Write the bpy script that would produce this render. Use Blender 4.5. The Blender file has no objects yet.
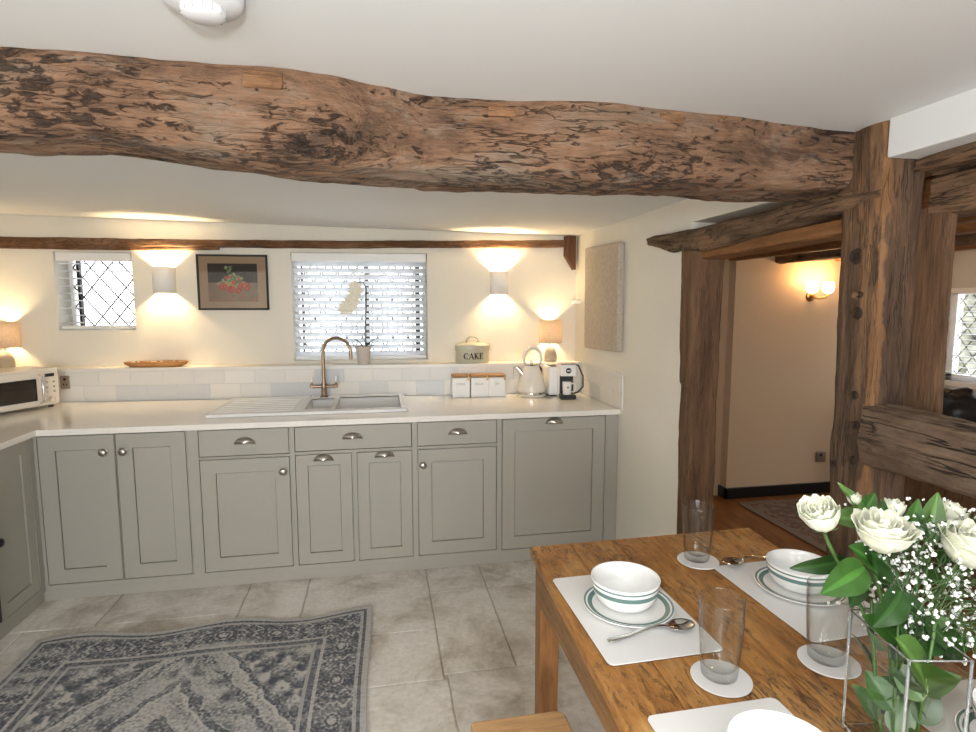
import bpy, bmesh, math, random
import numpy as np
from mathutils import Vector, Matrix, noise
PI = math.pi
rnd = random.Random(7)
COL = bpy.context.scene.collection

# ------------------------------------------------------------------ mesh builder
class MB:
    def __init__(s): s.v = []; s.f = []; s.c = []; s.hascol = False
    def add(s, vs, fs, col=None):
        n = len(s.v); s.v += [tuple(p) for p in vs]
        for f in fs: s.f.append(tuple(i + n for i in f)); s.c.append(col)
        if col is not None: s.hascol = True
        return s
    def box(s, x0, x1, y0, y1, z0, z1, col=None, fn=None):
        vs = [(x, y, z) for z in (z0, z1) for y in (y0, y1) for x in (x0, x1)]
        if fn: vs = [fn(*p) for p in vs]
        return s.add(vs, [(0, 2, 3, 1), (4, 5, 7, 6), (0, 1, 5, 4), (2, 6, 7, 3), (0, 4, 6, 2), (1, 3, 7, 5)], col)
    def prism(s, poly, z0, z1, fn=None, col=None):
        n = len(poly); vs = [(x, y, z0) for x, y in poly] + [(x, y, z1) for x, y in poly]
        if fn: vs = [fn(*p) for p in vs]
        fs = [tuple(range(n - 1, -1, -1)), tuple(range(n, 2 * n))]
        fs += [(i, (i + 1) % n, n + (i + 1) % n, n + i) for i in range(n)]
        return s.add(vs, fs, col)
    def lathe(s, prof, n=32, c=(0, 0, 0), cols=None, M=None):
        vs = []
        for r, z in prof:
            for k in range(n):
                a = 2 * PI * k / n; p = Vector((c[0] + r * math.cos(a), c[1] + r * math.sin(a), c[2] + z))
                vs.append(M @ p if M else p)
        base = len(s.v); s.v += [tuple(p) for p in vs]
        for j in range(len(prof) - 1):
            for k in range(n):
                a = j * n + k; b = j * n + (k + 1) % n
                s.f.append((base + a, base + b, base + b + n, base + a + n)); s.c.append(cols[j] if cols else None)
        if cols: s.hascol = True
        return s
    def tube(s, pts, r, n=10, caps=True, col=None):
        pts = [Vector(p) for p in pts]; m = len(pts)
        rs = r if isinstance(r, (list, tuple)) else [r] * m
        up = None; vs = []
        for i, p in enumerate(pts):
            t = (pts[min(i + 1, m - 1)] - pts[max(i - 1, 0)]).normalized()
            if up is None:
                up = Vector((0, 0, 1)) if abs(t.z) < .9 else Vector((1, 0, 0))
            a = t.cross(up)
            if a.length < 1e-6: a = t.orthogonal()
            a.normalize(); b = a.cross(t).normalized(); up = b
            for k in range(n):
                w = 2 * PI * k / n; vs.append(p + (a * math.cos(w) + b * math.sin(w)) * rs[i])
        fs = [(j * n + k, j * n + (k + 1) % n, (j + 1) * n + (k + 1) % n, (j + 1) * n + k) for j in range(m - 1) for k in range(n)]
        if caps: fs += [tuple(range(n - 1, -1, -1)), tuple(range((m - 1) * n, m * n))]
        return s.add(vs, fs, col)
    def grid(s, nu, nv, fn, col=None, cfn=None):
        vs = [fn(i / nu, j / nv) for j in range(nv + 1) for i in range(nu + 1)]
        base = len(s.v); s.v += [tuple(p) for p in vs]
        for j in range(nv):
            for i in range(nu):
                a = j * (nu + 1) + i
                s.f.append((base + a, base + a + 1, base + a + nu + 2, base + a + nu + 1))
                s.c.append(cfn((i + .5) / nu, (j + .5) / nv) if cfn else col)
        if cfn or col is not None: s.hascol = True
        return s

def finish(name, me, mat, parent, smooth, bevel, solid, sub, seg=2, at=None):
    o = bpy.data.objects.new(name, me); COL.objects.link(o)
    if mat:
        me.materials.append(mat)
    if parent: o.parent = parent
    if solid:
        m = o.modifiers.new('t', 'SOLIDIFY'); m.thickness = solid; m.offset = 0
    if bevel:
        m = o.modifiers.new('b', 'BEVEL'); m.width = bevel; m.segments = seg; m.limit_method = 'ANGLE'; m.angle_limit = .6
    if sub:
        m = o.modifiers.new('s', 'SUBSURF'); m.levels = sub; m.render_levels = sub
    if at: o.location = at
    return o

def obj(name, mb, mat, parent=None, smooth=False, bevel=0, world=False, solid=0, sub=0, flip=False, at=None, weld=False):
    me = bpy.data.meshes.new(name)
    v = mb.v
    if world and parent:
        q = Vector(parent.location)
        if parent.parent: q = q + Vector(parent.parent.location)
        v = [(a - q.x, b - q.y, c - q.z) for a, b, c in v]
    if at: v = [(a - at[0], b - at[1], c - at[2]) for a, b, c in v]
    me.from_pydata(v, [], mb.f)
    if mb.hascol:
        ca = me.color_attributes.new('Col', 'FLOAT_COLOR', 'CORNER')
        arr = []
        for f, c in zip(mb.f, mb.c):
            c = c or (1, 1, 1); arr += [c[0], c[1], c[2], 1] * len(f)
        ca.data.foreach_set('color', arr)
    bm = bmesh.new(); bm.from_mesh(me)
    if weld: bmesh.ops.remove_doubles(bm, verts=bm.verts, dist=1e-5)
    if not flip: bmesh.ops.recalc_face_normals(bm, faces=bm.faces)
    bm.to_mesh(me); bm.free()
    if smooth:
        for p in me.polygons: p.use_smooth = True
        if smooth is not True:
            me.set_sharp_from_angle(angle=smooth)
    return finish(name, me, mat, parent, smooth, bevel, solid, sub, at=at)

def thing(name, label, cat, loc=(0, 0, 0), rz=0, group=None):
    o = bpy.data.objects.new(name, None); COL.objects.link(o); o.empty_display_size = .05
    o.location = loc; o.rotation_euler = (0, 0, rz); o['label'] = label; o['category'] = cat
    if group: o['group'] = group
    return o
def tag(o, label, cat, group=None, kind=None):
    o['label'] = label; o['category'] = cat
    if group: o['group'] = group
    if kind: o['kind'] = kind
    return o
def struct(name, mb, mat, label=None, **k):
    o = obj(name, mb, mat, **k)
    if not k.get('parent'):
        o['kind'] = 'structure'
        if label: o['label'] = label; o['category'] = name.split('_')[0]
    return o
def copy_tree(o, parent=None):
    c = o.copy(); COL.objects.link(c)
    if parent: c.parent = parent
    for ch in list(o.children): copy_tree(ch, c)
    return c

# ------------------------------------------------------------------ materials
def new_mat(name):
    m = bpy.data.materials.new(name); m.use_nodes = True
    nt = m.node_tree; b = nt.nodes['Principled BSDF']
    return m, nt, b
def N(nt, t, **k):
    n = nt.nodes.new(t)
    for a, v in k.items():
        if a.startswith('_'): setattr(n, a[1:], v)
        else: n.inputs[a.replace('__', ' ')].default_value = v
    return n
def plain(name, col, rough=.5, metal=0, bump=0, bscale=60, var=0, vscale=4, spec=None, coat=0, attr=False):
    m, nt, b = new_mat(name); L = nt.links.new
    b.inputs['Base Color'].default_value = (*col, 1); b.inputs['Roughness'].default_value = rough
    b.inputs['Metallic'].default_value = metal; b.inputs['Coat Weight'].default_value = coat
    if spec is not None: b.inputs['Specular IOR Level'].default_value = spec
    tc = N(nt, 'ShaderNodeTexCoord')
    src = None
    if attr:
        a = N(nt, 'ShaderNodeAttribute'); a.attribute_name = 'Col'; src = a.outputs['Color']
        mx = N(nt, 'ShaderNodeMix', _data_type='RGBA', _blend_type='MULTIPLY'); mx.inputs[0].default_value = 1
        L(src, mx.inputs[6]); mx.inputs[7].default_value = (*col, 1); src = mx.outputs[2]
    if var:
        n = N(nt, 'ShaderNodeTexNoise', Scale=vscale, Detail=5.0); L(tc.outputs['Object'], n.inputs['Vector'])
        r = N(nt, 'ShaderNodeMapRange'); r.inputs['To Min'].default_value = 1 - var; r.inputs['To Max'].default_value = 1 + var
        r.inputs['From Min'].default_value = .3; r.inputs['From Max'].default_value = .7
        L(n.outputs['Fac'], r.inputs['Value'])
        mx = N(nt, 'ShaderNodeVectorMath', _operation='SCALE')
        if src: L(src, mx.inputs[0])
        else: mx.inputs[0].default_value = col
        L(r.outputs[0], mx.inputs['Scale']); src = mx.outputs[0]
    if src: L(src, b.inputs['Base Color'])
    if bump:
        n = N(nt, 'ShaderNodeTexNoise', Scale=bscale, Detail=4.0); L(tc.outputs['Object'], n.inputs['Vector'])
        bp = N(nt, 'ShaderNodeBump', Strength=bump, Distance=.01); L(n.outputs['Fac'], bp.inputs['Height']); L(bp.outputs[0], b.inputs['Normal'])
    return m
def emit(name, col, s):
    m, nt, b = new_mat(name)
    b.inputs['Base Color'].default_value = (*col, 1); b.inputs['Emission Color'].default_value = (*col, 1); b.inputs['Emission Strength'].default_value = s
    return m
def ramp(nt, stops):
    r = N(nt, 'ShaderNodeValToRGB'); e = r.color_ramp.elements
    while len(e) < len(stops): e.new(.5)
    for k, (p, c) in enumerate(stops): e[k].position = p; e[k].color = (*c, 1)
    return r
def wood(name, axis, cols, dark, rough=.75, gscale=14, stretch=12, crack=.5, bump=.6, big=2.2, speck=0, pale=None, spec=.3, coat=0):
    """cols: 3 tones by a large noise; grain stretched along axis; dark cracks; speck: dark worm/flake patches"""
    m, nt, b = new_mat(name); L = nt.links.new
    tc = N(nt, 'ShaderNodeTexCoord'); mp = N(nt, 'ShaderNodeMapping')
    sc = [1, 1, 1]; sc['xyz'.index(axis)] = 1 / stretch; mp.inputs['Scale'].default_value = sc
    L(tc.outputs['Object'], mp.inputs['Vector'])
    mp2 = N(nt, 'ShaderNodeMapping'); s2 = [1, 1, 1]; s2['xyz'.index(axis)] = .15 if axis == 'z' else .35; mp2.inputs['Scale'].default_value = s2
    L(tc.outputs['Object'], mp2.inputs['Vector'])
    nb = N(nt, 'ShaderNodeTexNoise', Scale=big * 3, Detail=9.0, Roughness=.72, Distortion=.25); L(mp2.outputs[0], nb.inputs['Vector'])
    rb = ramp(nt, [(.36, cols[0]), (.5, cols[1]), (.63, cols[2])]); L(nb.outputs['Fac'], rb.inputs[0])
    ng = N(nt, 'ShaderNodeTexNoise', Scale=gscale * 5, Detail=8.0, Roughness=.75, Distortion=.15); L(mp.outputs[0], ng.inputs['Vector'])
    rg = N(nt, 'ShaderNodeMapRange'); rg.inputs['From Min'].default_value = .3; rg.inputs['From Max'].default_value = .7
    rg.inputs['To Min'].default_value = .62; rg.inputs['To Max'].default_value = 1.3; L(ng.outputs['Fac'], rg.inputs['Value'])
    mu = N(nt, 'ShaderNodeVectorMath', _operation='SCALE'); L(rb.outputs['Color'], mu.inputs[0]); L(rg.outputs[0], mu.inputs['Scale'])
    cur = mu.outputs[0]
    # cracks: thin dark bands where a stretched noise crosses its middle
    nc = N(nt, 'ShaderNodeTexNoise', Scale=gscale * 1.8, Detail=4.0, Roughness=.6, Distortion=.15); L(mp.outputs[0], nc.inputs['Vector'])
    sb = N(nt, 'ShaderNodeMath', _operation='SUBTRACT'); L(nc.outputs['Fac'], sb.inputs[0]); sb.inputs[1].default_value = .5
    ab = N(nt, 'ShaderNodeMath', _operation='ABSOLUTE'); L(sb.outputs[0], ab.inputs[0])
    cr = N(nt, 'ShaderNodeMapRange'); cr.inputs['From Min'].default_value = .0; cr.inputs['From Max'].default_value = .022
    cr.inputs['To Min'].default_value = crack; cr.inputs['To Max'].default_value = 0; L(ab.outputs[0], cr.inputs['Value'])
    nm = N(nt, 'ShaderNodeTexNoise', Scale=3.0, Detail=2.0); L(tc.outputs['Object'], nm.inputs['Vector'])
    gm = N(nt, 'ShaderNodeMapRange'); gm.inputs['From Min'].default_value = .42; gm.inputs['From Max'].default_value = .6; L(nm.outputs['Fac'], gm.inputs['Value'])
    cm = N(nt, 'ShaderNodeMath', _operation='MULTIPLY'); L(cr.outputs[0], cm.inputs[0]); L(gm.outputs[0], cm.inputs[1])
    mx = N(nt, 'ShaderNodeMix', _data_type='RGBA'); L(cm.outputs[0], mx.inputs[0]); L(cur, mx.inputs[6]); mx.inputs[7].default_value = (*dark, 1); cur = mx.outputs[2]
    hsum = N(nt, 'ShaderNodeMath', _operation='SUBTRACT'); L(ng.outputs['Fac'], hsum.inputs[0]); L(cm.outputs[0], hsum.inputs[1]); h = hsum.outputs[0]
    if speck:
        ns = N(nt, 'ShaderNodeTexNoise', Scale=62.0, Detail=6.0, Roughness=.7, Distortion=.5); L(mp2.outputs[0], ns.inputs['Vector'])
        n3 = N(nt, 'ShaderNodeTexNoise', Scale=5.0, Detail=3.0); L(mp2.outputs[0], n3.inputs['Vector'])
        ad = N(nt, 'ShaderNodeMath', _operation='MULTIPLY_ADD'); L(n3.outputs['Fac'], ad.inputs[0]); ad.inputs[1].default_value = .5; L(ns.outputs['Fac'], ad.inputs[2])
        rs = N(nt, 'ShaderNodeMapRange'); rs.inputs['From Min'].default_value = .80; rs.inputs['From Max'].default_value = .88
        rs.inputs['To Max'].default_value = speck; L(ad.outputs[0], rs.inputs['Value'])
        mx = N(nt, 'ShaderNodeMix', _data_type='RGBA'); L(rs.outputs[0], mx.inputs[0]); L(cur, mx.inputs[6]); mx.inputs[7].default_value = (*dark, 1); cur = mx.outputs[2]
        h2 = N(nt, 'ShaderNodeMath', _operation='SUBTRACT'); L(h, h2.inputs[0]); L(rs.outputs[0], h2.inputs[1]); h = h2.outputs[0]
    if pale:
        n4 = N(nt, 'ShaderNodeTexNoise', Scale=9.0, Detail=8.0, Roughness=.8); L(mp2.outputs[0], n4.inputs['Vector'])
        rp = N(nt, 'ShaderNodeMapRange'); rp.inputs['From Min'].default_value = .56; rp.inputs['From Max'].default_value = .68; rp.inputs['To Max'].default_value = .65
        L(n4.outputs['Fac'], rp.inputs['Value'])
        mx = N(nt, 'ShaderNodeMix', _data_type='RGBA'); L(rp.outputs[0], mx.inputs[0]); L(cur, mx.inputs[6]); mx.inputs[7].default_value = (*pale, 1); cur = mx.outputs[2]
    L(cur, b.inputs['Base Color']); b.inputs['Roughness'].default_value = rough; b.inputs['Specular IOR Level'].default_value = spec
    b.inputs['Coat Weight'].default_value = coat; b.inputs['Coat Roughness'].default_value = .25
    bp = N(nt, 'ShaderNodeBump', Strength=bump, Distance=.012); L(h, bp.inputs['Height']); L(bp.outputs[0], b.inputs['Normal'])
    return m
def glass(name, col=(1, 1, 1), rough=0):
    # thin, clean glass: rays that only carry light pass through with the same tint
    m, nt, b = new_mat(name)
    b.inputs['Base Color'].default_value = (*col, 1); b.inputs['Transmission Weight'].default_value = 1
    b.inputs['Roughness'].default_value = rough; b.inputs['IOR'].default_value = 1.45
    return m
def thin_glass(name, tint=(.975, .985, .98), k=1.0):
    m, nt, b = new_mat(name); L = nt.links.new
    t = N(nt, 'ShaderNodeBsdfTransparent'); t.inputs['Color'].default_value = (*tint, 1)
    g = N(nt, 'ShaderNodeBsdfGlossy'); g.inputs['Roughness'].default_value = .015
    lw = N(nt, 'ShaderNodeLayerWeight'); lw.inputs['Blend'].default_value = .5
    f = N(nt, 'ShaderNodeMath', _operation='POWER'); L(lw.outputs['Facing'], f.inputs[0]); f.inputs[1].default_value = 4.0
    p = N(nt, 'ShaderNodeMath', _operation='MULTIPLY_ADD'); L(f.outputs[0], p.inputs[0]); p.inputs[1].default_value = .55 * k; p.inputs[2].default_value = .045
    x = N(nt, 'ShaderNodeMixShader'); L(p.outputs[0], x.inputs[0]); L(t.outputs[0], x.inputs[1]); L(g.outputs[0], x.inputs[2])
    L(x.outputs[0], nt.nodes['Material Output'].inputs['Surface']); return m
def fabric_lit(name, col):
    m, nt, b = new_mat(name); L = nt.links.new
    tr = N(nt, 'ShaderNodeBsdfTranslucent'); tr.inputs['Color'].default_value = (*col, 1)
    mx = N(nt, 'ShaderNodeMixShader'); mx.inputs[0].default_value = .6
    b.inputs['Roughness'].default_value = .9
    w = N(nt, 'ShaderNodeTexNoise', Scale=110.0, Detail=3.0); tc = N(nt, 'ShaderNodeTexCoord'); mp = N(nt, 'ShaderNodeMapping'); mp.inputs['Scale'].default_value = (1, 1, 6)
    L(tc.outputs['Object'], mp.inputs[0]); L(mp.outputs[0], w.inputs['Vector'])
    r = ramp(nt, [(.35, tuple(c * .75 for c in col)), (.65, tuple(min(1, c * 1.15) for c in col))]); L(w.outputs['Fac'], r.inputs[0])
    L(r.outputs[0], b.inputs['Base Color']); L(r.outputs[0], tr.inputs['Color'])
    out = nt.nodes['Material Output']; L(b.outputs[0], mx.inputs[1]); L(tr.outputs[0], mx.inputs[2]); L(mx.outputs[0], out.inputs['Surface'])
    return m

M = {}
M['plaster'] = plain('plaster', (.81, .77, .675), .85, bump=.25, bscale=7, var=.02)
M['ceiling'] = plain('ceiling_paint', (.73, .738, .73), .9, bump=.05, bscale=8)
M['white'] = plain('white_paint', (.86, .86, .85), .45)
M['cab'] = plain('sage_paint', (.39, .374, .322), .42)
M['worktop'] = plain('quartz', (.86, .83, .77), .13, var=.02, vscale=60)
M['ceramic'] = plain('white_ceramic', (.88, .88, .87), .08)
M['pewter'] = plain('pewter', (.50, .47, .43), .3, 1)
M['bronze'] = plain('brushed_bronze', (.36, .27, .19), .3, 1)
M['chrome'] = plain('polished_steel', (.75, .74, .72), .12, 1)
M['black'] = plain('black_plastic', (.012, .012, .012), .3)
M['matblack'] = plain('matt_black', (.02, .019, .018), .7)
M['cream'] = plain('cream_enamel', (.80, .75, .66), .22)
M['tile'] = plain('wall_tile', (.92, .92, .92), .18, attr=True, bump=.05, bscale=20)
M['flag'] = None
M['oldoak'] = wood('old_oak_x', 'x', ((.12, .072, .045), (.30, .168, .098), (.30, .225, .16)), (.045, .031, .024), speck=.85, pale=(.40, .32, .25), bump=1.0, crack=.8, big=1.9, gscale=16, stretch=9)
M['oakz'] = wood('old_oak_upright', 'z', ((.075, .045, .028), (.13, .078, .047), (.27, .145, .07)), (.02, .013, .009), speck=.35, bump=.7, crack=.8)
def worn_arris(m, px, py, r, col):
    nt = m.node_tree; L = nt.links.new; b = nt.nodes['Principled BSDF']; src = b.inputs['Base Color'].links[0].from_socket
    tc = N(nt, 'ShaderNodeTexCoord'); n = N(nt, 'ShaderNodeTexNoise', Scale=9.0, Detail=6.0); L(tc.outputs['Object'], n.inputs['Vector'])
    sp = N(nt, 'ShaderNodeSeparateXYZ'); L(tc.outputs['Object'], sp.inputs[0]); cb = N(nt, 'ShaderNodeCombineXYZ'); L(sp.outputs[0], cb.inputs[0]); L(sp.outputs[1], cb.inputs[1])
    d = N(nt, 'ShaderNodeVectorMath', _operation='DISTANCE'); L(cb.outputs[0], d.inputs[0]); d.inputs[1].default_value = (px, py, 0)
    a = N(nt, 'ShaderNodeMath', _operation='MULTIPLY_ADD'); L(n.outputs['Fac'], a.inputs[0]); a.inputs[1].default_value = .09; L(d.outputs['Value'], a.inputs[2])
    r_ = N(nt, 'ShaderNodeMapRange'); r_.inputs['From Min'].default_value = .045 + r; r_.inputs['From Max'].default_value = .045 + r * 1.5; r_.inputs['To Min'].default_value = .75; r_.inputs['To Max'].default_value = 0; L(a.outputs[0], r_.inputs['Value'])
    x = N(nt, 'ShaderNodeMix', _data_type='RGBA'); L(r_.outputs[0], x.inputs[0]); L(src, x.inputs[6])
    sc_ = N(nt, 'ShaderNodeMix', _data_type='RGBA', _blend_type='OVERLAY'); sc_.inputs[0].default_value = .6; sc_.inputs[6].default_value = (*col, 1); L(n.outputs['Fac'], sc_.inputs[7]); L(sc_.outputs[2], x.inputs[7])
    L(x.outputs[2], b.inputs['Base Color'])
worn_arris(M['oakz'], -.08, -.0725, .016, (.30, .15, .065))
M['oakz2'] = wood('brown_oak_upright', 'z', ((.10, .054, .028), (.165, .09, .048), (.20, .12, .07)), (.025, .015, .01), speck=.25, bump=.5, crack=.6)
M['oaky'] = wood('old_oak_y', 'y', ((.085, .05, .03), (.19, .115, .066), (.29, .165, .09)), (.02, .013, .01), speck=.8, bump=.8, crack=.9)
M['raily'] = wood('grey_oak_y', 'y', ((.10, .063, .042), (.18, .12, .08), (.25, .185, .13)), (.02, .014, .01), speck=.2, bump=.9, crack=1, gscale=10, stretch=14)
M['railx'] = wood('rail_oak_x', 'x', ((.10, .045, .02), (.17, .08, .035), (.22, .13, .075)), (.02, .012, .01), speck=.5, bump=.5, gscale=20)
M['pine'] = wood('table_pine', 'y', ((.33, .135, .03), (.47, .215, .055), (.58, .32, .115)), (.07, .028, .01), rough=.42, speck=.6, bump=.5, crack=1, spec=.4, gscale=15, stretch=7, big=2.6)
M['pinez'] = wood('leg_pine', 'z', ((.20, .088, .028), (.28, .13, .045), (.34, .17, .07)), (.1, .045, .02), rough=.5, bump=.25, crack=.6, gscale=12)
M['piney'] = wood('apron_pine', 'y', ((.15, .08, .038), (.25, .135, .06), (.33, .185, .085)), (.09, .045, .02), rough=.6, bump=.35, crack=.7, gscale=12)
M['bench'] = wood('bench_pine', 'x', ((.50, .29, .13), (.57, .34, .16), (.62, .39, .19)), (.3, .15, .06), rough=.45, bump=.12, crack=.2, gscale=10)
M['joist'] = wood('hall_joist', 'y', ((.17, .07, .022), (.24, .105, .035), (.30, .15, .06)), (.1, .04, .015), rough=.6, bump=.2, crack=.4)
M['hallfloor'] = wood('hall_boards', 'y', ((.20, .075, .02), (.27, .11, .03), (.32, .14, .045)), (.05, .02, .01), rough=.35, bump=.1, crack=.5, gscale=5)
M['glass'] = glass('clear_glass')
M['tumbler'] = thin_glass('tumbler_glass', (.97, .975, .97), 1.4)
def edge_tint(m, c0, c1):
    nt = m.node_tree; L = nt.links.new; t = [n for n in nt.nodes if n.type == 'BSDF_TRANSPARENT'][0]; lw = [n for n in nt.nodes if n.type == 'LAYER_WEIGHT'][0]
    r = ramp(nt, [(.45, c0), (.97, c1)]); L(lw.outputs['Facing'], r.inputs[0]); L(r.outputs[0], t.inputs['Color'])
edge_tint(M['tumbler'], (.975, .98, .975), (.74, .75, .75))
M['leaf'] = plain('leaf', (.85, .9, .8), .38, attr=True, var=.2, vscale=30)
M['petal'] = None
M['linen'] = plain('linen', (.52, .45, .365), .95, bump=.6, bscale=260, var=.13, vscale=60)
M['shade'] = fabric_lit('lamp_fabric', (.88, .77, .65))
M['attrmat'] = plain('printed', (1, 1, 1), .6, attr=True)
M['china'] = plain('glazed_china', (.9, .9, .89), .12, attr=True)
M['cork'] = plain('white_laminate', (.84, .83, .81), .35)

def petal_mat():
    m, nt, b = new_mat('petal'); L = nt.links.new
    b.inputs['Base Color'].default_value = (.74, .75, .60, 1); b.inputs['Roughness'].default_value = .55
    b.inputs['Subsurface Weight'].default_value = .25; b.inputs['Subsurface Radius'].default_value = (.01, .01, .006)
    return m
M['petal'] = petal_mat()
def pane_mat():
    m, nt, b = new_mat('window_pane'); L = nt.links.new
    t = N(nt, 'ShaderNodeBsdfTransparent'); g = N(nt, 'ShaderNodeBsdfGlossy'); g.inputs['Roughness'].default_value = .02
    f = N(nt, 'ShaderNodeFresnel'); x = N(nt, 'ShaderNodeMixShader'); L(f.outputs[0], x.inputs[0]); L(t.outputs[0], x.inputs[1]); L(g.outputs[0], x.inputs[2])
    L(x.outputs[0], nt.nodes['Material Output'].inputs['Surface']); return m
M['pane'] = pane_mat()
def slat_mat():
    m, nt, b = new_mat('blind_slat'); L = nt.links.new
    b.inputs['Base Color'].default_value = (.88, .88, .87, 1); b.inputs['Roughness'].default_value = .5
    t = N(nt, 'ShaderNodeBsdfTranslucent'); t.inputs['Color'].default_value = (.85, .87, .9, 1)
    x = N(nt, 'ShaderNodeMixShader'); x.inputs[0].default_value = .7; L(b.outputs[0], x.inputs[1]); L(t.outputs[0], x.inputs[2])
    L(x.outputs[0], nt.nodes['Material Output'].inputs['Surface']); return m
M['slat'] = slat_mat()
def flag_mat():
    m, nt, b = new_mat('flagstone'); L = nt.links.new
    a = N(nt, 'ShaderNodeAttribute'); a.attribute_name = 'Col'; tc = N(nt, 'ShaderNodeTexCoord')
    n = N(nt, 'ShaderNodeTexNoise', Scale=3.2, Detail=9.0, Roughness=.68, Distortion=.5); L(tc.outputs['Object'], n.inputs['Vector'])
    r = ramp(nt, [(.3, (.42, .375, .31)), (.43, (.68, .64, .575)), (.54, (.87, .84, .79)), (.72, (.97, .96, .93))]); L(n.outputs['Fac'], r.inputs[0])
    x = N(nt, 'ShaderNodeMix', _data_type='RGBA', _blend_type='MULTIPLY'); x.inputs[0].default_value = 1; L(a.outputs['Color'], x.inputs[6]); L(r.outputs[0], x.inputs[7])
    n2 = N(nt, 'ShaderNodeTexNoise', Scale=40.0, Detail=6.0, Roughness=.7); L(tc.outputs['Object'], n2.inputs['Vector'])
    r2 = N(nt, 'ShaderNodeMapRange'); r2.inputs['From Min'].default_value = .3; r2.inputs['From Max'].default_value = .7; r2.inputs['To Min'].default_value = .86; r2.inputs['To Max'].default_value = 1.1; L(n2.outputs['Fac'], r2.inputs['Value'])
    s = N(nt, 'ShaderNodeVectorMath', _operation='SCALE'); L(x.outputs[2], s.inputs[0]); L(r2.outputs[0], s.inputs['Scale'])
    L(s.outputs[0], b.inputs['Base Color']); b.inputs['Roughness'].default_value = .55
    bp = N(nt, 'ShaderNodeBump', Strength=.35, Distance=.006); L(n.outputs['Fac'], bp.inputs['Height']); L(bp.outputs[0], b.inputs['Normal'])
    return m
M['flag'] = flag_mat()

# ------------------------------------------------------------------ the room
def bwy(x, off=0): return 4.012 + off - .0645 * x
def bw(x, off, z): return (x, bwy(x, off), z)
XR = 1.42; XL = -2.49; ZT = 1.135; OFFU = .15

def wall_holes(mb, u0, u1, z0, z1, holes, w0, w1, fn):
    us = sorted({u0, u1, *[h[0] for h in holes], *[h[1] for h in holes]}); zs = sorted({z0, z1, *[h[2] for h in holes], *[h[3] for h in holes]})
    for i in range(len(us) - 1):
        for j in range(len(zs) - 1):
            cu = (us[i] + us[i + 1]) / 2; cz = (zs[j] + zs[j + 1]) / 2
            if any(h[0] < cu < h[1] and h[2] < cz < h[3] for h in holes): continue
            mb.box(us[i], us[i + 1], w0, w1, zs[j], zs[j + 1], fn=fn)
    return mb
BIG = (-.60, .335, 1.155, 1.908); SMALL = (-2.105, -1.625, 1.378, 1.896)
mb = MB(); wall_holes(mb, XL - .2, XR + .1, ZT, 2.25, [BIG, SMALL], OFFU, OFFU + .3, bw)
mb.box(XL - .2, XR + .1, 0, OFFU + .3, -.05, ZT, fn=bw)
struct('wall_back', mb, M['plaster'], weld=True)
# left wall, rear wall with a wide opening added for light, right wall up to the doorway
struct('wall_left', MB().box(XL - .15, XL, -2.2, 4.5, -.05, 2.25), M['plaster'])
struct('wall_right', MB().box(XR, XR + .13, 2.485, 4.4, -.05, 2.25).box(XR, XR + .13, 1.6, 2.485, 1.93, 2.25), M['plaster'])
mb = MB(); wall_holes(mb, XL - .2, 4.9, -.05, 2.3, [(-1.5, 1.0, .7, 1.95)], -2.35, -2.2, lambda u, w, z: (u, w, z))
struct('wall_rear', mb, M['plaster'])
struct('added_rear_window', MB().box(-1.5, 1.0, -2.3, -2.27, .7, .75).box(-1.5, 1.0, -2.3, -2.27, 1.9, 1.95).box(-1.5, -1.45, -2.3, -2.27, .7, 1.95).box(.95, 1.0, -2.3, -2.27, .7, 1.95).box(-.27, -.23, -2.3, -2.27, .7, 1.95), M['white'])  # unseen window frame, made up to go with the soft fill from behind
# ceiling: level over the front, falling slightly to the right over the sink side
mb = MB().box(XL - .2, XR + .14, -2.3, 1.64, 2.07, 2.2)
def cz(x): return 2.134 - (x - XL) * .0232
xs = (XL - .2, XR + .12); YC = 1.64
mb.add([(xs[0], YC, cz(xs[0])), (xs[1], YC, cz(xs[1])), (xs[1], 4.5, cz(xs[1])), (xs[0], 4.5, cz(xs[0])),
        (xs[0], YC, 2.3), (xs[1], YC, 2.3), (xs[1], 4.5, 2.3), (xs[0], 4.5, 2.3)], [(0, 1, 2, 3), (7, 6, 5, 4), (0, 4, 5, 1), (1, 5, 6, 2), (2, 6, 7, 3), (3, 7, 4, 0)])
struct('ceiling', mb, M['ceiling'])

# floor of large flagstones over a grout bed
TL = [(.235, .55, 2.965, 3.4), (.235, .55, 2.27, 2.965), (-.42, .235, 2.62, 3.4), (-.42, .235, 2.24, 2.62), (-.42, .25, 1.55, 2.24), (.25, .95, 1.55, 2.27),
      (.55, 1.42, 2.98, 3.4), (.55, 1.42, 2.27, 2.98), (-1.39, -.735, 2.95, 3.4), (-2.49, -1.39, 2.95, 3.4), (-.735, -.42, 2.6, 3.4),
      (-1.7, -.735, 2.35, 2.95), (-2.49, -1.7, 2.35, 2.95), (-.735, -.42, 1.9, 2.6), (.95, 1.42, 1.55, 2.27), (-1.1, -.42, 1.3, 1.9)]
def covered(x, y): return any(a < x < b and c < y < d for a, b, c, d in TL)
gy = -2.2
for (y0, y1) in ((-2.2, -1.6), (-1.6, -1.0), (-1.0, -.4), (-.4, .2), (.2, .8), (.8, 1.3)):
    x = XL
    while x < XR - .01:
        w = rnd.choice((.45, .6, .9)); x1 = min(XR, x + w)
        if XR - x1 < .2: x1 = XR
        TL.append((x, x1, y0, y1)); x = x1
TL += [(-2.49, -1.7, 1.3, 2.35), (-1.7, -1.1, 1.3, 1.9), (-1.7, -.735, 1.9, 2.35), (-.42, .3, 1.3, 1.55), (.3, 1.42, 1.3, 1.55)]
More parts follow.
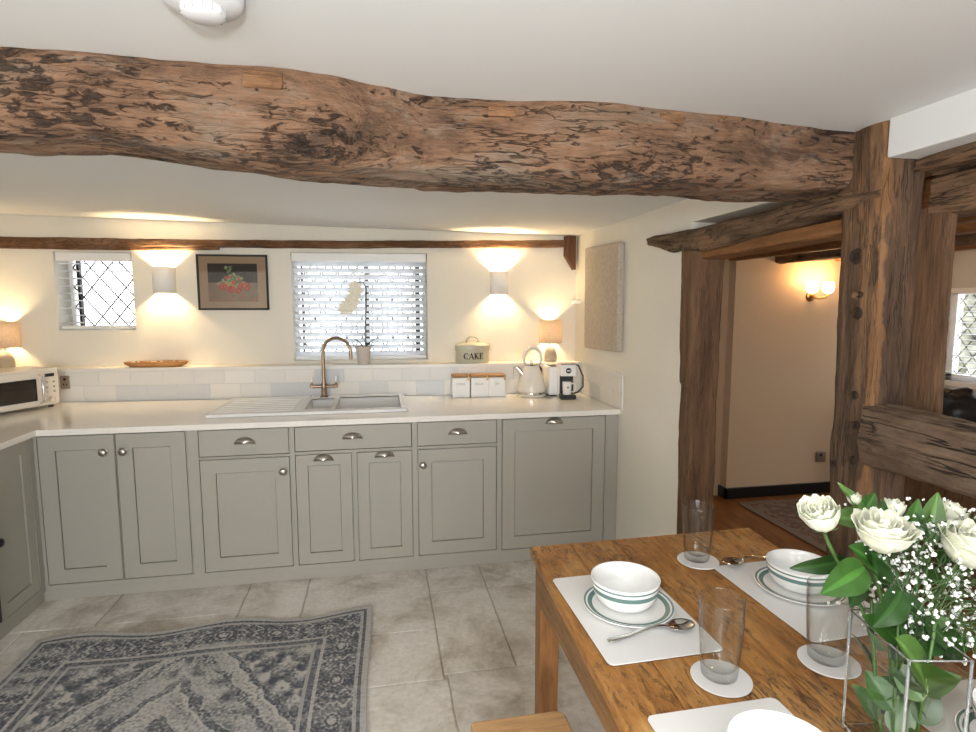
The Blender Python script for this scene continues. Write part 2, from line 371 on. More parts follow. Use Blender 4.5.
mb = MB(); mb.box(XL - .1, XR + .0, -2.3, 4.3, -.06, -.006, col=(.62, .59, .54))
for a, b, c, d in TL:
    k = rnd.uniform(.80, .92); colr = (k * 1.0, k * .985, k * .955); g = .004
    n = 14
    # slightly wavy edges, one flat slab per stone
    def wob(x, y): return .0035 * noise.noise(Vector((x * 9, y * 9, 1)))
    pts = []
    for i in range(n): pts.append((a + g + (b - a - 2 * g) * i / n, c + g))
    for i in range(n): pts.append((b - g, c + g + (d - c - 2 * g) * i / n))
    for i in range(n): pts.append((b - g - (b - a - 2 * g) * i / n, d - g))
    for i in range(n): pts.append((a + g, d - g - (d - c - 2 * g) * i / n))
    pts = [(px + wob(px, py), py + wob(py + 5, px)) for px, py in pts]
    mb.prism(pts, -.012, 0, col=colr)
struct('floor', mb, M['flag'], bevel=.0025)

# tiled splashback on the thicker lower wall: two courses of long tiles
def tiles(mb, u0, u1, fn, first=.0):
    tones = [(.90, .87, .82), (.86, .84, .80), (.80, .80, .78), (.72, .73, .74), (.88, .85, .78), (.92, .90, .86)]
    for r, (z0, z1) in enumerate(((.922, 1.022), (1.026, 1.112))):
        u = u0 - (.1 if r else 0) - first
        while u < u1:
            a = max(u, u0) + .0015; b = min(u + .195, u1) - .0015
            if b - a > .01: mb.box(a, b, -.009, 0, z0, z1, col=rnd.choice(tones), fn=fn)
            u += .195
    mb.box(u0, u1, -.006, 0, .92, 1.135, col=(.80, .78, .73), fn=fn)
    mb.box(u0, u1, -.011, 0, 1.115, 1.137, col=(.90, .88, .83), fn=fn)
mb = MB(); tiles(mb, XL, XR, bw)
struct('trim_1', mb, M['tile'], bevel=.001)
mb = MB(); tiles(mb, 3.19, 3.9, lambda u, w, z: (XR + w, u, z), .05)
struct('trim_2', mb, M['tile'], bevel=.001)

# ---- windows of the back wall
def leaded(mb, x0, x1, z0, z1, off, dx, dz):
    """lead cames in a diamond lattice"""
    def line(xa, za, xb, zb):
        A = Vector(bw(xa, off, za)); B = Vector(bw(xb, off, zb)); mb.tube([A, B], .0055, 4)
    cx = x0
    for s in (1, -1):
        k = -12
        while k < 24:
            # x/dx + s*z/dz = k
            pts = []
            for xx in (x0, x1):
                z = z0 + (k - (xx - x0) / dx) * dz * s
                if z0 <= z <= z1: pts.append((xx, z))
            for zz in (z0, z1):
                x = x0 + (k - s * (zz - z0) / dz) * dx
                if x0 <= x <= x1: pts.append((x, zz))
            if len(pts) >= 2: line(*pts[0], *pts[1])
            k += 1
def win(name, H, off, fw, mull, lat):
    x0, x1, z0, z1 = H
    root = bpy.data.objects.new(name, None); COL.objects.link(root); root['kind'] = 'structure'; root.location = bw((x0 + x1) / 2, off, z0)
    mb = MB()
    for a, b, c, d in ((x0, x1, z0, z0 + fw), (x0, x1, z1 - fw, z1), (x0, x0 + fw, z0, z1), (x1 - fw, x1, z0, z1)): mb.box(a, b, off - .02, off + .03, c, d, fn=bw)
    obj('window_frame', mb, M['white'], root, world=True, bevel=.002)
    if mull:
        mb = MB()
        for m_ in mull: mb.box(m_[0], m_[1], off - .015, off + .025, z0 + fw, z1 - fw, fn=bw)
        obj('mullion', mb, M['matblack'], root, world=True)
    mb = MB(); leaded(mb, x0 + fw, x1 - fw, z0 + fw, z1 - fw, off, *lat); obj('lead_lattice', mb, plain('lead', (.10, .10, .11), .6), root, world=True)
    obj('window_pane', MB().box(x0 + fw, x1 - fw, off + .006, off + .009, z0 + fw, z1 - fw, fn=bw), M['pane'], root, world=True)
    return root
win('window_1', (SMALL[0], SMALL[1], SMALL[2], SMALL[3]), OFFU + .2, .02, [(-2.058, -2.042)], (.112, .135))
win('window_2', BIG, OFFU + .2, .02, [(-.56, -.545), (-.11, -.075), (.26, .295)], (.112, .135))

def blind(name, label, H, off, n, tilt, tapes):
    x0, x1, z0, z1 = H; x0 += .012; x1 -= .012
    t = thing(name, label, 'blind', bw((x0 + x1) / 2, off, z1), 0)
    obj('headrail', MB().box(x0 - .005, x1 + .005, off - .03, off + .012, z1 - .058, z1 - .002, fn=bw), M['white'], t, world=True, bevel=.003)
    obj('bottom_rail', MB().box(x0, x1, off - .022, off + .022, z0 + .01, z0 + .03, fn=bw), M['white'], t, world=True, bevel=.003)
    mb = MB(); zz = [z0 + .05 + (z1 - .075 - z0 - .05) * k / (n - 1) for k in range(n)]
    for z in zz:
        c, s = math.cos(tilt) * .024, math.sin(tilt) * .024
        cross = [(-c, -s), (-c * .5, -s * .5 + .0035), (0, .005), (c * .5, s * .5 + .0035), (c, s)]
        prof = cross + [(p[0], p[1] - .003) for p in reversed(cross)]
        vs = []
        for x in (x0, x1): vs += [bw(x, off + a, z + b) for a, b in prof]
        m_ = len(prof); fs = [tuple(range(m_)), tuple(range(2 * m_ - 1, m_ - 1, -1))] + [(i, (i + 1) % m_, m_ + (i + 1) % m_, m_ + i) for i in range(m_)]
        mb.add(vs, fs)
    obj('slats', mb, M['slat'], t, world=True, smooth=.6)
    for x in tapes:
        mb = MB().box(x - .001, x + .001, off - .026, off - .025, z0 + .03, z1 - .05, fn=bw).box(x - .001, x + .001, off + .025, off + .026, z0 + .03, z1 - .05, fn=bw)
        obj('ladder_cord', mb, M['white'], t, world=True)
    return t
blind('venetian_blind', 'small open white slatted blind over the diamond leaded window at the left', SMALL, OFFU + .035, 9, .0, (-2.0, -1.72))
blind('venetian_blind', 'wide white slatted blind covering the window behind the sink', BIG, OFFU + .035, 15, -.72, (-.5, -.13, .23))

# ------------------------------------------------------------------ rough timbers
def timber(name, axis, st, mat, amp=.006, exp=7, nring=44, step=.018, seed=0, parent=None, chip=0):
    """st: stations (a, u0, u1, v0, v1). axis x: u=y v=z; axis y: u=x v=z; axis z: u=x v=y"""
    st = sorted(st); A0, A1 = st[0][0], st[-1][0]; n = max(4, int((A1 - A0) / step)); vs = []
    def it(a, k):
        for p, q in zip(st, st[1:]):
            if p[0] <= a <= q[0] + 1e-9:
                f = (a - p[0]) / (q[0] - p[0]); f = f * f * (3 - 2 * f) * .5 + f * .5
                return p[k] + (q[k] - p[k]) * f
        return st[-1][k]
    for i in range(n + 1):
        a = A0 + (A1 - A0) * i / n; u0, u1, v0, v1 = (it(a, k) for k in (1, 2, 3, 4))
        cu, cv, ru, rv = (u0 + u1) / 2, (v0 + v1) / 2, (u1 - u0) / 2, (v1 - v0) / 2
        for k in range(nring):
            w = 2 * PI * (k + .5) / nring; c, s = math.cos(w), math.sin(w)
            d = (abs(c) ** exp + abs(s) ** exp) ** (-1 / exp)
            nn = noise.noise(Vector((a * 3.2 + seed, c * 1.5, s * 1.5))) * 1.1 + noise.noise(Vector((a * 6 + seed * 2, c * 7, s * 7))) * .8 + noise.noise(Vector((a * 22, c * 16 + seed, s * 16))) * .45
            if chip:
                q = noise.noise(Vector((a * 2.5 + seed * 3, c * 4, s * 9)))
                if q > .22: nn -= chip * min(1, (q - .22) * 8)
            du = d * c * ru + amp * nn * c; dv = d * s * rv + amp * nn * s
            u, v = cu + du, cv + dv
            vs.append({'x': (a, u, v), 'y': (u, a, v), 'z': (u, v, a)}[axis])
    fs = [(j * nring + k, j * nring + (k + 1) % nring, (j + 1) * nring + (k + 1) % nring, (j + 1) * nring + k) for j in range(n) for k in range(nring)]
    fs += [tuple(range(nring)), tuple(range(n * nring, (n + 1) * nring))]
    m = MB().add(vs, fs)
    p0 = st[0]; at = None if parent else {'x': (p0[0], (p0[1] + p0[2]) / 2, p0[3]), 'y': ((p0[1] + p0[2]) / 2, p0[0], p0[3]), 'z': ((p0[1] + p0[2]) / 2, (p0[3] + p0[4]) / 2, p0[0])}[axis]
    return obj(name, m, mat, parent, smooth=.9, at=at, world=bool(parent))

# main ceiling beam: (x, front y, -, bottom z)
BT = [(-2.49, 1.375, 1.885), (-1.6, 1.375, 1.885), (-.81, 1.375, 1.882), (-.61, 1.373, 1.884), (-.40, 1.372, 1.858), (-.2, 1.378, 1.842), (-.1, 1.40, 1.846), (.01, 1.45, 1.852), (.13, 1.493, 1.857),
      (.33, 1.49, 1.862), (.6, 1.45, 1.862), (.74, 1.475, 1.866), (.93, 1.49, 1.872), (1.14, 1.53, 1.876), (1.42, 1.56, 1.892)]
main_beam = timber('ceiling_beam', 'x', [(x, y - .004, y + .25, z + .030 - .018 * max(0, min(1, x + .3)), 2.16) for x, y, z in BT], M['oldoak'], amp=.009, exp=6, nring=64, step=.011, seed=3, chip=.8)
tag(main_beam, 'huge old rough-hewn oak beam spanning the whole room under the white ceiling', 'beam')
# pale pegs let into the beam face
def pegblock(x, z, w, h, lab):
    y = np.interp(x, [b[0] for b in BT], [b[1] for b in BT])
    o = obj('oak_plug', MB().box(x - w / 2, x + w / 2, y - .008, y + .05, z - h / 2, z + h / 2), wood('plug', 'x', ((.20, .10, .05), (.30, .155, .075), (.34, .20, .11)), (.05, .03, .02), bump=.7, speck=.3), main_beam, bevel=.004)
    o.location = -Vector(main_beam.location)
    o['label'] = lab
pegblock(-.24, 2.042, .085, .036, 'smooth orange-brown patch let into the beam'); pegblock(.315, 2.045, .075, .03, 'pale tan patch let into the beam'); pegblock(.775, 2.05, .07, .03, 'light brown patch near the post end')

# thin rail above the back windows and its end block
rail = timber('wall_rail', 'x', [(x, bwy(x, OFFU - .035), bwy(x, OFFU + .01), z0 - .004, z0 + (.056 if x < -1.5 else .046)) for x, z0 in ((-2.42, 1.93), (-1.7, 1.928), (-1.03, 1.937), (-.3, 1.94), (.36, 1.95), (.9, 1.957), (1.36, 1.966))], M['railx'], amp=.004, exp=5, nring=20, step=.02, seed=9)
tag(rail, 'long thin brown timber rail across the back wall above both windows', 'rail')
lr = timber('wall_rail', 'x', [(x, bwy(x, OFFU - .03), bwy(x, OFFU + .01), z0, z0 + .03) for x, z0 in ((-2.42, 1.912), (-1.7, 1.908), (-1.06, 1.915))], M['railx'], amp=.003, exp=5, nring=16, step=.03, seed=5)
tag(lr, 'short lower timber strip under the long rail, ending above the framed picture', 'rail')
mb = MB().prism([(1.322, 2.04), (1.322, 1.90), (1.385, 1.80), (1.40, 1.80), (1.40, 2.04)], 0, .055, fn=lambda x, z, w: (x, bwy(x, OFFU - .05) + w, z))
tag(obj('timber_bracket', mb, wood('bracket', 'z', ((.07, .03, .015), (.13, .058, .028), (.18, .085, .045)), (.03, .015, .01), bump=.3), bevel=.004, at=(1.36, 4.05, 1.8)), 'small pointed timber end block fixed in the back corner at the end of the rail', 'bracket')

# door posts, lintel, corner post
tag(timber('timber_post', 'z', [(-.01, XR - .006, XR + .135, 2.42, 2.495), (.6, XR - .006, XR + .135, 2.42, 2.52), (1.25, XR - .006, XR + .135, 2.42, 2.55), (1.86, XR - .006, XR + .135, 2.42, 2.575)], M['oakz2'], amp=.006, exp=9, seed=21), 'reddish brown timber post at the left side of the hall doorway', 'post')
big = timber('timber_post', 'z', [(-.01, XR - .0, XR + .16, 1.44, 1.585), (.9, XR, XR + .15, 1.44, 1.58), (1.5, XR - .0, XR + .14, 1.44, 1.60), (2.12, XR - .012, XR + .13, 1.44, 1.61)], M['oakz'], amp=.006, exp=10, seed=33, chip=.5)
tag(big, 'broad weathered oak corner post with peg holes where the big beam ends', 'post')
# pegs and holes in the corner post
def onpost(y, z, r, dark):
    mb = MB(); mm = Matrix.Translation((XR - .001, y, z)) @ Matrix.Rotation(-PI / 2, 4, 'Y')
    if dark: mb.lathe([(0, .001), (r * .55, .001), (r * .7, .006), (r, .0075), (r * 1.15, .0)], 14, M=mm)
    else: mb.lathe([(0, .012), (r * .8, .011), (r, .004), (r, -.01)], 14, M=mm)
    o = obj('peg_hole' if dark else 'oak_peg', mb, wood('hole', 'z', ((.03, .02, .012), (.05, .03, .02), (.06, .04, .03)), (.01, .01, .01)) if dark else wood('peg', 'x', ((.16, .085, .04), (.22, .12, .06), (.26, .16, .09)), (.05, .03, .02)), big, smooth=.8)
    o.location = -Vector(big.location)
for y, z, r, d in ((1.527, 1.70, .021, 1), (1.52, 1.585, .013, 0), (1.502, 1.585, .009, 1), (1.51, 1.53, .017, 1), (1.50, 1.28, .012, 1), (1.485, 1.19, .012, 1), (1.487, 1.08, .012, 1), (1.56, 1.05, .01, 1)): onpost(y, z, r, d)
lt = timber('door_lintel', 'y', [(1.452, 1.413, 1.50, 1.848, 1.905), (1.65, 1.39, 1.52, 1.843, 1.905), (1.93, 1.385, 1.53, 1.815, 1.90), (2.3, 1.385, 1.54, 1.787, 1.90), (2.62, 1.385, 1.54, 1.80, 1.905), (2.80, 1.39, 1.52, 1.845, 1.91), (2.89, 1.395, 1.48, 1.86, 1.905)], M['oaky'], amp=.008, exp=4, nring=48, step=.014, seed=41, chip=.7)
tag(lt, 'rough tapering oak lintel lying over the hall doorway', 'lintel')
tag(timber('door_head', 'y', [(1.58, 1.44, 1.56, 1.775, 1.83), (2.43, 1.44, 1.56, 1.758, 1.81)], M['joist'], amp=.002, exp=10, nring=24), 'orange-brown board under the rough lintel at the head of the doorway', 'board')

# partition right of the corner post: white soffit, head beams, stud, low rail
struct('trim_3', MB().box(XR - .012, XR + .19, -2.2, 1.435, 1.965, 2.13), M['ceiling'], bevel=.004)
tag(timber('head_log', 'y', [(-.3, 1.50, 1.64, 1.90, 1.99), (.8, 1.49, 1.64, 1.905, 1.985), (1.30, 1.48, 1.64, 1.925, 1.975), (1.425, 1.49, 1.62, 1.925, 1.965)], M['oaky'], amp=.007, exp=4, seed=51, nring=36), 'rounded rough log directly under the white boxed soffit at the right', 'beam')
tag(timber('head_beam', 'y', [(-.3, 1.545, 1.66, 1.80, 1.92), (1.42, 1.545, 1.66, 1.805, 1.918)], M['oaky'], amp=.003, exp=10, seed=52, nring=32), 'square brown oak beam under the rough log, right of the corner post', 'beam')
tag(timber('timber_stud', 'z', [(1.10, 1.55, 1.576, 1.352, 1.50), (1.83, 1.55, 1.576, 1.355, 1.50)], M['oakz2'], amp=.004, exp=10, seed=61, nring=32), 'slim reddish upright stud just right of the broad corner post', 'post')
tag(timber('partition_rail', 'y', [(-.5, 1.40, 1.50, 1.09, 1.262), (.6, 1.40, 1.50, 1.09, 1.265), (1.1, 1.40, 1.50, 1.09, 1.255), (1.35, 1.405, 1.50, 1.078, 1.262), (1.462, 1.41, 1.50, 1.07, 1.262)], M['raily'], amp=.007, exp=6, seed=71, nring=60, step=.012), 'thick grey-brown split oak rail at waist height right of the corner post', 'rail')

# ------------------------------------------------------------------ hall and far room seen through the frame
HW = plain('hall_plaster', (.62, .47, .31), .9, bump=.15, bscale=8)
mb = MB().box(2.7, 4.75, 4.05, 4.2, -.05, 2.1).box(2.6, 2.7, 4.14, 4.3, -.05, 2.1).box(XR + .13, 2.62, 4.3, 4.4, -.05, 2.1)
struct('wall_hall', mb, HW)
struct('baseboard_hall', MB().box(2.685, 4.6, 4.03, 4.05, 0, .085).box(2.685, 2.7, 4.03, 4.3, 0, .085).box(XR + .13, 2.69, 4.28, 4.3, 0, .085), M['black'])
mb = MB(); wall_holes(mb, -2.2, 4.2, -.05, 2.3, [(2.9, 3.98, .93, 1.68)], 4.6, 4.75, lambda u, w, z: (w, u, z))
struct('wall_far', mb, plain('far_plaster', (.62, .60, .56), .9))
struct('floor_hall', MB().box(XR, 4.7, -2.3, 4.35, -.05, -.004), M['hallfloor'])
struct('ceiling_hall', MB().box(XR + .135, 4.7, -2.3, 4.35, 1.97, 2.07), plain('hall_ceiling', (.66, .52, .36), .9))
for k, (x, w, z0, lab) in enumerate(((1.76, .08, 1.86, 'orange pine joist in the hall nearest the doorway'), (2.18, .09, 1.87, 'second orange pine joist seen through the doorway'), (2.62, .09, 1.88, 'third orange joist beyond the doorway, left of the dark one'), (3.55, .10, 1.89, 'orange joist above the lit brass wall light'))):
    tag(timber('ceiling_joist', 'y', [(-.5, x, x + w, z0, 1.975), (4.04, x, x + w, z0, 1.975)], M['joist'], amp=.002, exp=10, nring=16, step=.1, seed=k), lab, 'joist')
tag(timber('ceiling_joist', 'y', [(-.5, 3.0, 3.1, 1.86, 1.975), (4.04, 3.02, 3.12, 1.865, 1.975)], M['oaky'], amp=.006, exp=5, nring=24, step=.05, seed=7), 'dark old oak joist across the hall ceiling', 'joist')
# far window with blind
r3 = bpy.data.objects.new('window_4', None); COL.objects.link(r3); r3['kind'] = 'structure'; r3.location = (4.65, 3.44, .93)
mb = MB()
for a, b, c, d in ((2.9, 3.98, .93, .98), (2.9, 3.98, 1.63, 1.68), (2.9, 2.95, .93, 1.68), (3.93, 3.98, .93, 1.68), (3.42, 3.46, .93, 1.68)): mb.box(4.63, 4.68, a, b, c, d)
obj('window_frame', mb, M['white'], r3, world=True)
mb = MB()
for k in range(-9, 14):
    for sg in (1, -1):
        pts_ = []
        for yy in (2.95, 3.93):
            z_ = .98 + (k - (yy - 2.95) / .12) * .15 * sg
            if .98 <= z_ <= 1.63: pts_.append((4.655, yy, z_))
        for zz in (.98, 1.63):
            yy = 2.95 + (k - sg * (zz - .98) / .15) * .12
            if 2.95 <= yy <= 3.93: pts_.append((4.655, yy, zz))
        if len(pts_) >= 2: mb.tube(pts_[:2], .004, 4)
obj('lead_lattice', mb, M['matblack'], r3, world=True)
hd = MB(); hd.grid(60, 40, lambda u, v: (6.0 + .35 * noise.noise(Vector((u * 14, v * 9, 0))) + .25 * noise.noise(Vector((u * 40, v * 26, 5))), 2.6 + 3.6 * u, -.1 + 1.75 * v))
tag(obj('garden_hedge', hd, plain('hedge', (.30, .31, .26), .9, var=.6, vscale=9), at=(6, 4, 0), smooth=True), 'grey-green hedge outside the far window', 'hedge')
struct('trim_4', MB().box(4.56, 4.62, 2.85, 4.03, .89, .93), M['white'])
t = thing('venetian_blind', 'white slatted blind on the far room window at the right edge', 'blind', (4.6, 3.44, 1.68))
mb = MB()
for k in range(15): mb.box(4.60, 4.625, 2.92, 3.96, .95 + k * .045, .955 + k * .045)
obj('slats', mb, M['slat'], t, world=True)
obj('headrail', MB().box(4.59, 4.63, 2.91, 3.97, 1.64, 1.68), M['white'], t, world=True)
# black bag on a chair back in the far room
mb = MB()
def bagfn(u, v):
    a = u * 2 * PI; w = v * PI; r = math.sin(w) ** .7
    p = Vector((3.15 + .14 * r * math.cos(a), 2.66 + .15 * r * math.sin(a), .945 - .13 * math.cos(w)))
    n = noise.noise(p * 14) * .03 + noise.noise(p * 35) * .012
    return p + Vector((n * math.cos(a), n * math.sin(a), n))
mb.grid(28, 18, bagfn)
bt = thing('shoulder_bag', 'crumpled black bag lying under the far window', 'bag', (3.15, 2.66, .80))
obj('bag_body', mb, plain('black_nylon', (.012, .012, .014), .45), bt, smooth=True, world=True)
obj('strap', MB().tube([(3.1, 2.56, .98), (3.05, 2.6, 1.06), (3.05, 2.7, 1.09), (3.08, 2.76, 1.02)], .008, 6), M['matblack'], bt, smooth=True, world=True)
cb = thing('low_cupboard', 'dark cupboard carrying the black bag in the far room', 'cupboard', (3.2, 2.6, 0))
obj('body', MB().box(2.95, 3.4, 2.3, 2.95, 0, .77), M['oakz2'], cb, world=True, bevel=.003)
obj('top', MB().box(2.93, 3.42, 2.28, 2.97, .77, .80), M['oakz2'], cb, world=True, bevel=.003)

# brass double wall light in the hall
hs = thing('wall_light', 'lit brass double wall light on the warm hall wall', 'light', (3.36, 4.05, 1.60))
obj('backplate', MB().lathe([(0, .018), (.02, .018), (.035, .01), (.04, 0)], 20, M=Matrix.Translation((3.36, 4.05, 1.61)) @ Matrix.Rotation(PI / 2, 4, 'X')), plain('brass', (.45, .27, .1), .3, 1), hs, world=True, smooth=.7)
for s in (-1, 1):
    cx = 3.37 + s * .072
    obj('arm', MB().tube([(3.36, 4.03, 1.61), (3.36 + s * .03, 3.99, 1.595), (cx - s * .01, 3.965, 1.605), (cx, 3.96, 1.63)], .008, 8), plain('brass', (.45, .27, .1), .3, 1), hs, world=True, smooth=True)
    g = obj('glass_shade', MB().lathe([(.018, 0), (.035, .01), (.045, .04), (.042, .075), (.036, .09)], 20, c=(cx, 3.96, 1.635)), emit('lit_glass', (1, .80, .5), 4), hs, world=True, smooth=True)
def light(kind, name, loc, energy, col=(1, 1, 1), size=.05, rot=None, sy=None, spot=None):
    l = bpy.data.lights.new(name, kind); l.energy = energy; l.color = col
    if kind == 'AREA':
        l.size = size
        if sy: l.shape = 'RECTANGLE'; l.size_y = sy
    else: l.shadow_soft_size = size
    o = bpy.data.objects.new(name, l); COL.objects.link(o); o.location = loc
    if rot: o.rotation_euler = rot
    return o
WARM = (1, .71, .38)
light('POINT', 'hall_bulb', (3.298, 3.93, 1.755), 3, (1, .58, .25), .03); light('POINT', 'hall_bulb', (3.442, 3.93, 1.755), 3, (1, .58, .25), .03)
# hall rug
rg = MB(); 
def hrug(u, v):
    b = min(u, 1 - u, v * 1.3, (1 - v) * 1.3)
    n = noise.noise(Vector((u * 40, v * 40, 3))) * .8 + noise.noise(Vector((u * 14, v * 14, 3)))
    if b < .06: return (.20, .17, .14)
    if b < .14: return (.14, .07, .055) if n > 0 else (.20, .16, .13)
    return (.14, .08, .065) if n > .05 else ((.22, .18, .15) if n < -.2 else (.11, .09, .09))
rg.grid(50, 60, lambda u, v: (2.72 + .95 * u, 2.98 + .94 * v, .004 + .003 * math.sin(u * 9)), cfn=hrug)
tag(obj('hall_rug', rg, M['attrmat'], solid=.006, at=(3.1, 3.2, 0)), 'faded red and grey patterned rug on the hall floorboards', 'rug')
t = thing('wall_socket', 'small dark socket low on the hall wall', 'socket', (3.54, 4.04, .30))
obj('plate', MB().box(3.50, 3.585, 4.036, 4.05, .26, .345), M['pewter'], t, world=True, bevel=.002)
obj('switch', MB().box(3.53, 3.545, 4.03, 4.037, .31, .33), M['black'], t, world=True)

# ------------------------------------------------------------------ kitchen units (local: front plane y=0, facing -y)
def shaker(mb, x0, x1, z0, z1, y=-.002, st=.075, th=.02, rec=.010):
    mb.box(x0, x0 + st, y, y + th, z0, z1); mb.box(x1 - st, x1, y, y + th, z0, z1)
    mb.box(x0 + st, x1 - st, y, y + th, z0, z0 + st); mb.box(x0 + st, x1 - st, y, y + th, z1 - st, z1)
    mb.box(x0 + st, x1 - st, y + th - .002, y + th, z0 + st, z1 - st)
    q = .0032  # a fine groove all round the sunk panel
    mb.box(x0 + st + q, x1 - st - q, y + rec - .003, y + th - .002, z0 + st + q, z1 - st - q)
def knob(x, z, parent, mat=None):
    mb = MB().lathe([(.0, .034), (.010, .034), (.018, .030), (.021, .023), (.017, .015), (.008, .011), (.008, .003), (.014, .0)], 20, M=Matrix.Translation((x, -.002, z)) @ Matrix.Rotation(PI / 2, 4, 'X'))
    obj('knob', mb, mat or M['pewter'], parent, smooth=.9)
def cup(x, z, parent):
    mb = MB(); w, h = .052, .034
    def fn(u, v):
        a = PI * u; r = v  # quarter dome open below
        b = v * PI / 2
        return (x - w * math.cos(a) * math.sin(b) * 1.0, -.003 - .026 * math.cos(b) * (math.sin(a) ** .3 if 0 < u < 1 else 0), z - .012 + h * math.sin(a) * math.sin(b))
    mb.grid(20, 8, fn)
    mb.box(x - w - .004, x + w + .004, -.005, 0, z - .014, z - .011)
    obj('cup_handle', mb, M['pewter'], parent, smooth=True, solid=.0025)
def unit(name, label, loc, w, openings, rz=0, depth=.55, top=.888):
    """openings: (kind, x0, x1, z0, z1, handle, hx, hz)"""
    t = thing(name, label, 'cabinet', loc, rz, None)
    Z0, Z1 = .058, .888
    mb = MB().box(0, w, .021, depth, Z0, top)
    holes = [(o[1], o[2], o[3], o[4]) for o in openings]
    wall_holes(mb, 0, w, Z0, Z1, holes, 0, .021, lambda u, y, z: (u, y, z))
    for a, b, c, d in holes:   # cock bead round each opening
        e = .005
        for q in ((a - e, b + e, c - e, c), (a - e, b + e, d, d + e), (a - e, a, c, d), (b, b + e, c, d)): mb.box(q[0], q[1], -.003, .0, q[2], q[3])
    obj('carcase', mb, M['cab'], t)
    for (k, a, b, c, d, h, hx, hz) in openings:
        g = .0042; m = MB()
        if k == 'drawer': m.box(a + g, b - g, -.002, .018, c + g, d - g); p = obj('drawer', m, M['cab'], t)
        else: shaker(m, a + g, b - g, c + g, d - g, st=.062 if b - a < .34 else .075); p = obj('door', m, M['cab'], t)
        if h == 'knob': knob(hx, hz, p)
        elif h == 'cup': cup(hx, hz, p)
        elif h == 'blackknob': knob(hx, hz, p, M['black'])
    return t
YF = 3.247
def U(name, label, x0, x1, ops, **kw): return unit(name, label, (x0, YF, 0), x1 - x0, [(k, a - x0, b - x0, c, d, h, hx - x0, hz) for k, a, b, c, d, h, hx, hz in ops], **kw)
U('base_cabinet', 'grey-green double door base cabinet in the corner, two knobs at its top middle', -1.75, -.985,
  [('door', -1.735, -1.375, .088, .884, 'knob', -1.425, .79), ('door', -1.372, -1.03, .088, .884, 'knob', -1.332, .79)])
U('base_cabinet', 'grey-green base cabinet with one wide door and a drawer, left of the sink', -.985, -.49,
  [('drawer', -.97, -.505, .735, .884, 'cup', -.735, .815), ('door', -.97, -.505, .088, .722, 'knob', -.54, .64)])
U('base_cabinet', 'grey-green cabinet under the sink with two narrow doors and a wide drawer', -.49, .18,
  [('drawer', -.478, .165, .742, .884, 'cup', -.165, .818), ('door', -.478, -.17, .088, .726, 'cup', -.325, .70), ('door', -.145, .165, .088, .726, 'cup', .01, .705)], top=.74)
U('base_cabinet', 'grey-green single door cabinet with a drawer, right of the sink cabinet', .18, .675,
  [('drawer', .195, .66, .742, .884, 'cup', .43, .818), ('door', .195, .66, .088, .726, 'knob', .225, .635)])
U('integrated_appliance', 'large single panel front with a cup handle, rightmost of the units', .675, XR - .003,
  [('door', .69, 1.335, .082, .884, 'cup', 1.01, .858)])
unit('base_cabinet', 'grey-green cabinet on the left run beside the dark appliance', (-1.75, 2.86, 0), 3.246 - 2.86, [('door', .012, .34, .088, .884, 'blackknob', .03, .47)], rz=PI / 2, depth=.55)
dk = thing('range_cooker', 'black appliance at the left edge beside the corner cabinet', 'cooker', (-1.73, 2.5, 0))
obj('body', MB().box(-2.3, -1.74, 2.27, 2.855, .03, .888), M['black'], dk, world=True, bevel=.004)
obj('oven_door', MB().box(-1.74, -1.715, 2.29, 2.84, .12, .72), M['matblack'], dk, world=True, bevel=.004)
obj('handle', MB().tube([(-1.68, 2.33, .68), (-1.68, 2.80, .68)], .01, 8), M['chrome'], dk, world=True)
tag(obj('plinth', MB().box(-1.765, XR - .004, YF + .006, YF + .03, 0, .056), M['cab'], bevel=.002, at=(0, YF, 0)), 'long grey-green kickboard under the back run of cabinets', 'plinth')
tag(obj('plinth', MB().box(-1.79, -1.766, 2.87, YF + .006, 0, .056), M['cab'], at=(-1.78, 3, 0)), 'short kickboard under the left cabinet by the dark appliance', 'plinth')

# worktop: L shaped with a cut-out for the sink
SX0, SX1, SY0, SY1 = -.95, .13, 3.44, 3.96
mb = MB(); WZ0, WZ1 = .89, .92
def wp(poly): mb.prism(poly, WZ0, WZ1)
g = .012
wp([(-1.722, 3.222), (SX0, 3.222), (SX0, bwy(SX0) - g), (-1.722, bwy(-1.722) - g)])
wp([(SX0, 3.222), (SX1, 3.222), (SX1, SY0), (SX0, SY0)])
wp([(SX0, SY1), (SX1, SY1), (SX1, bwy(SX1) - g), (SX0, bwy(SX0) - g)])
wp([(SX1, 3.222), (XR - .002, 3.222), (XR - .012, 3.24), (XR - .012, bwy(XR) - g), (SX1, bwy(SX1) - g)])
wp([(-2.41, 2.0), (-1.722, 2.0), (-1.722, bwy(-1.722) - g), (-2.41, bwy(-2.41) - g)])
tag(obj('worktop', mb, M['worktop'], at=(0, 3.5, .89)), 'glossy pale stone worktop running along the back and left cabinets', 'worktop')

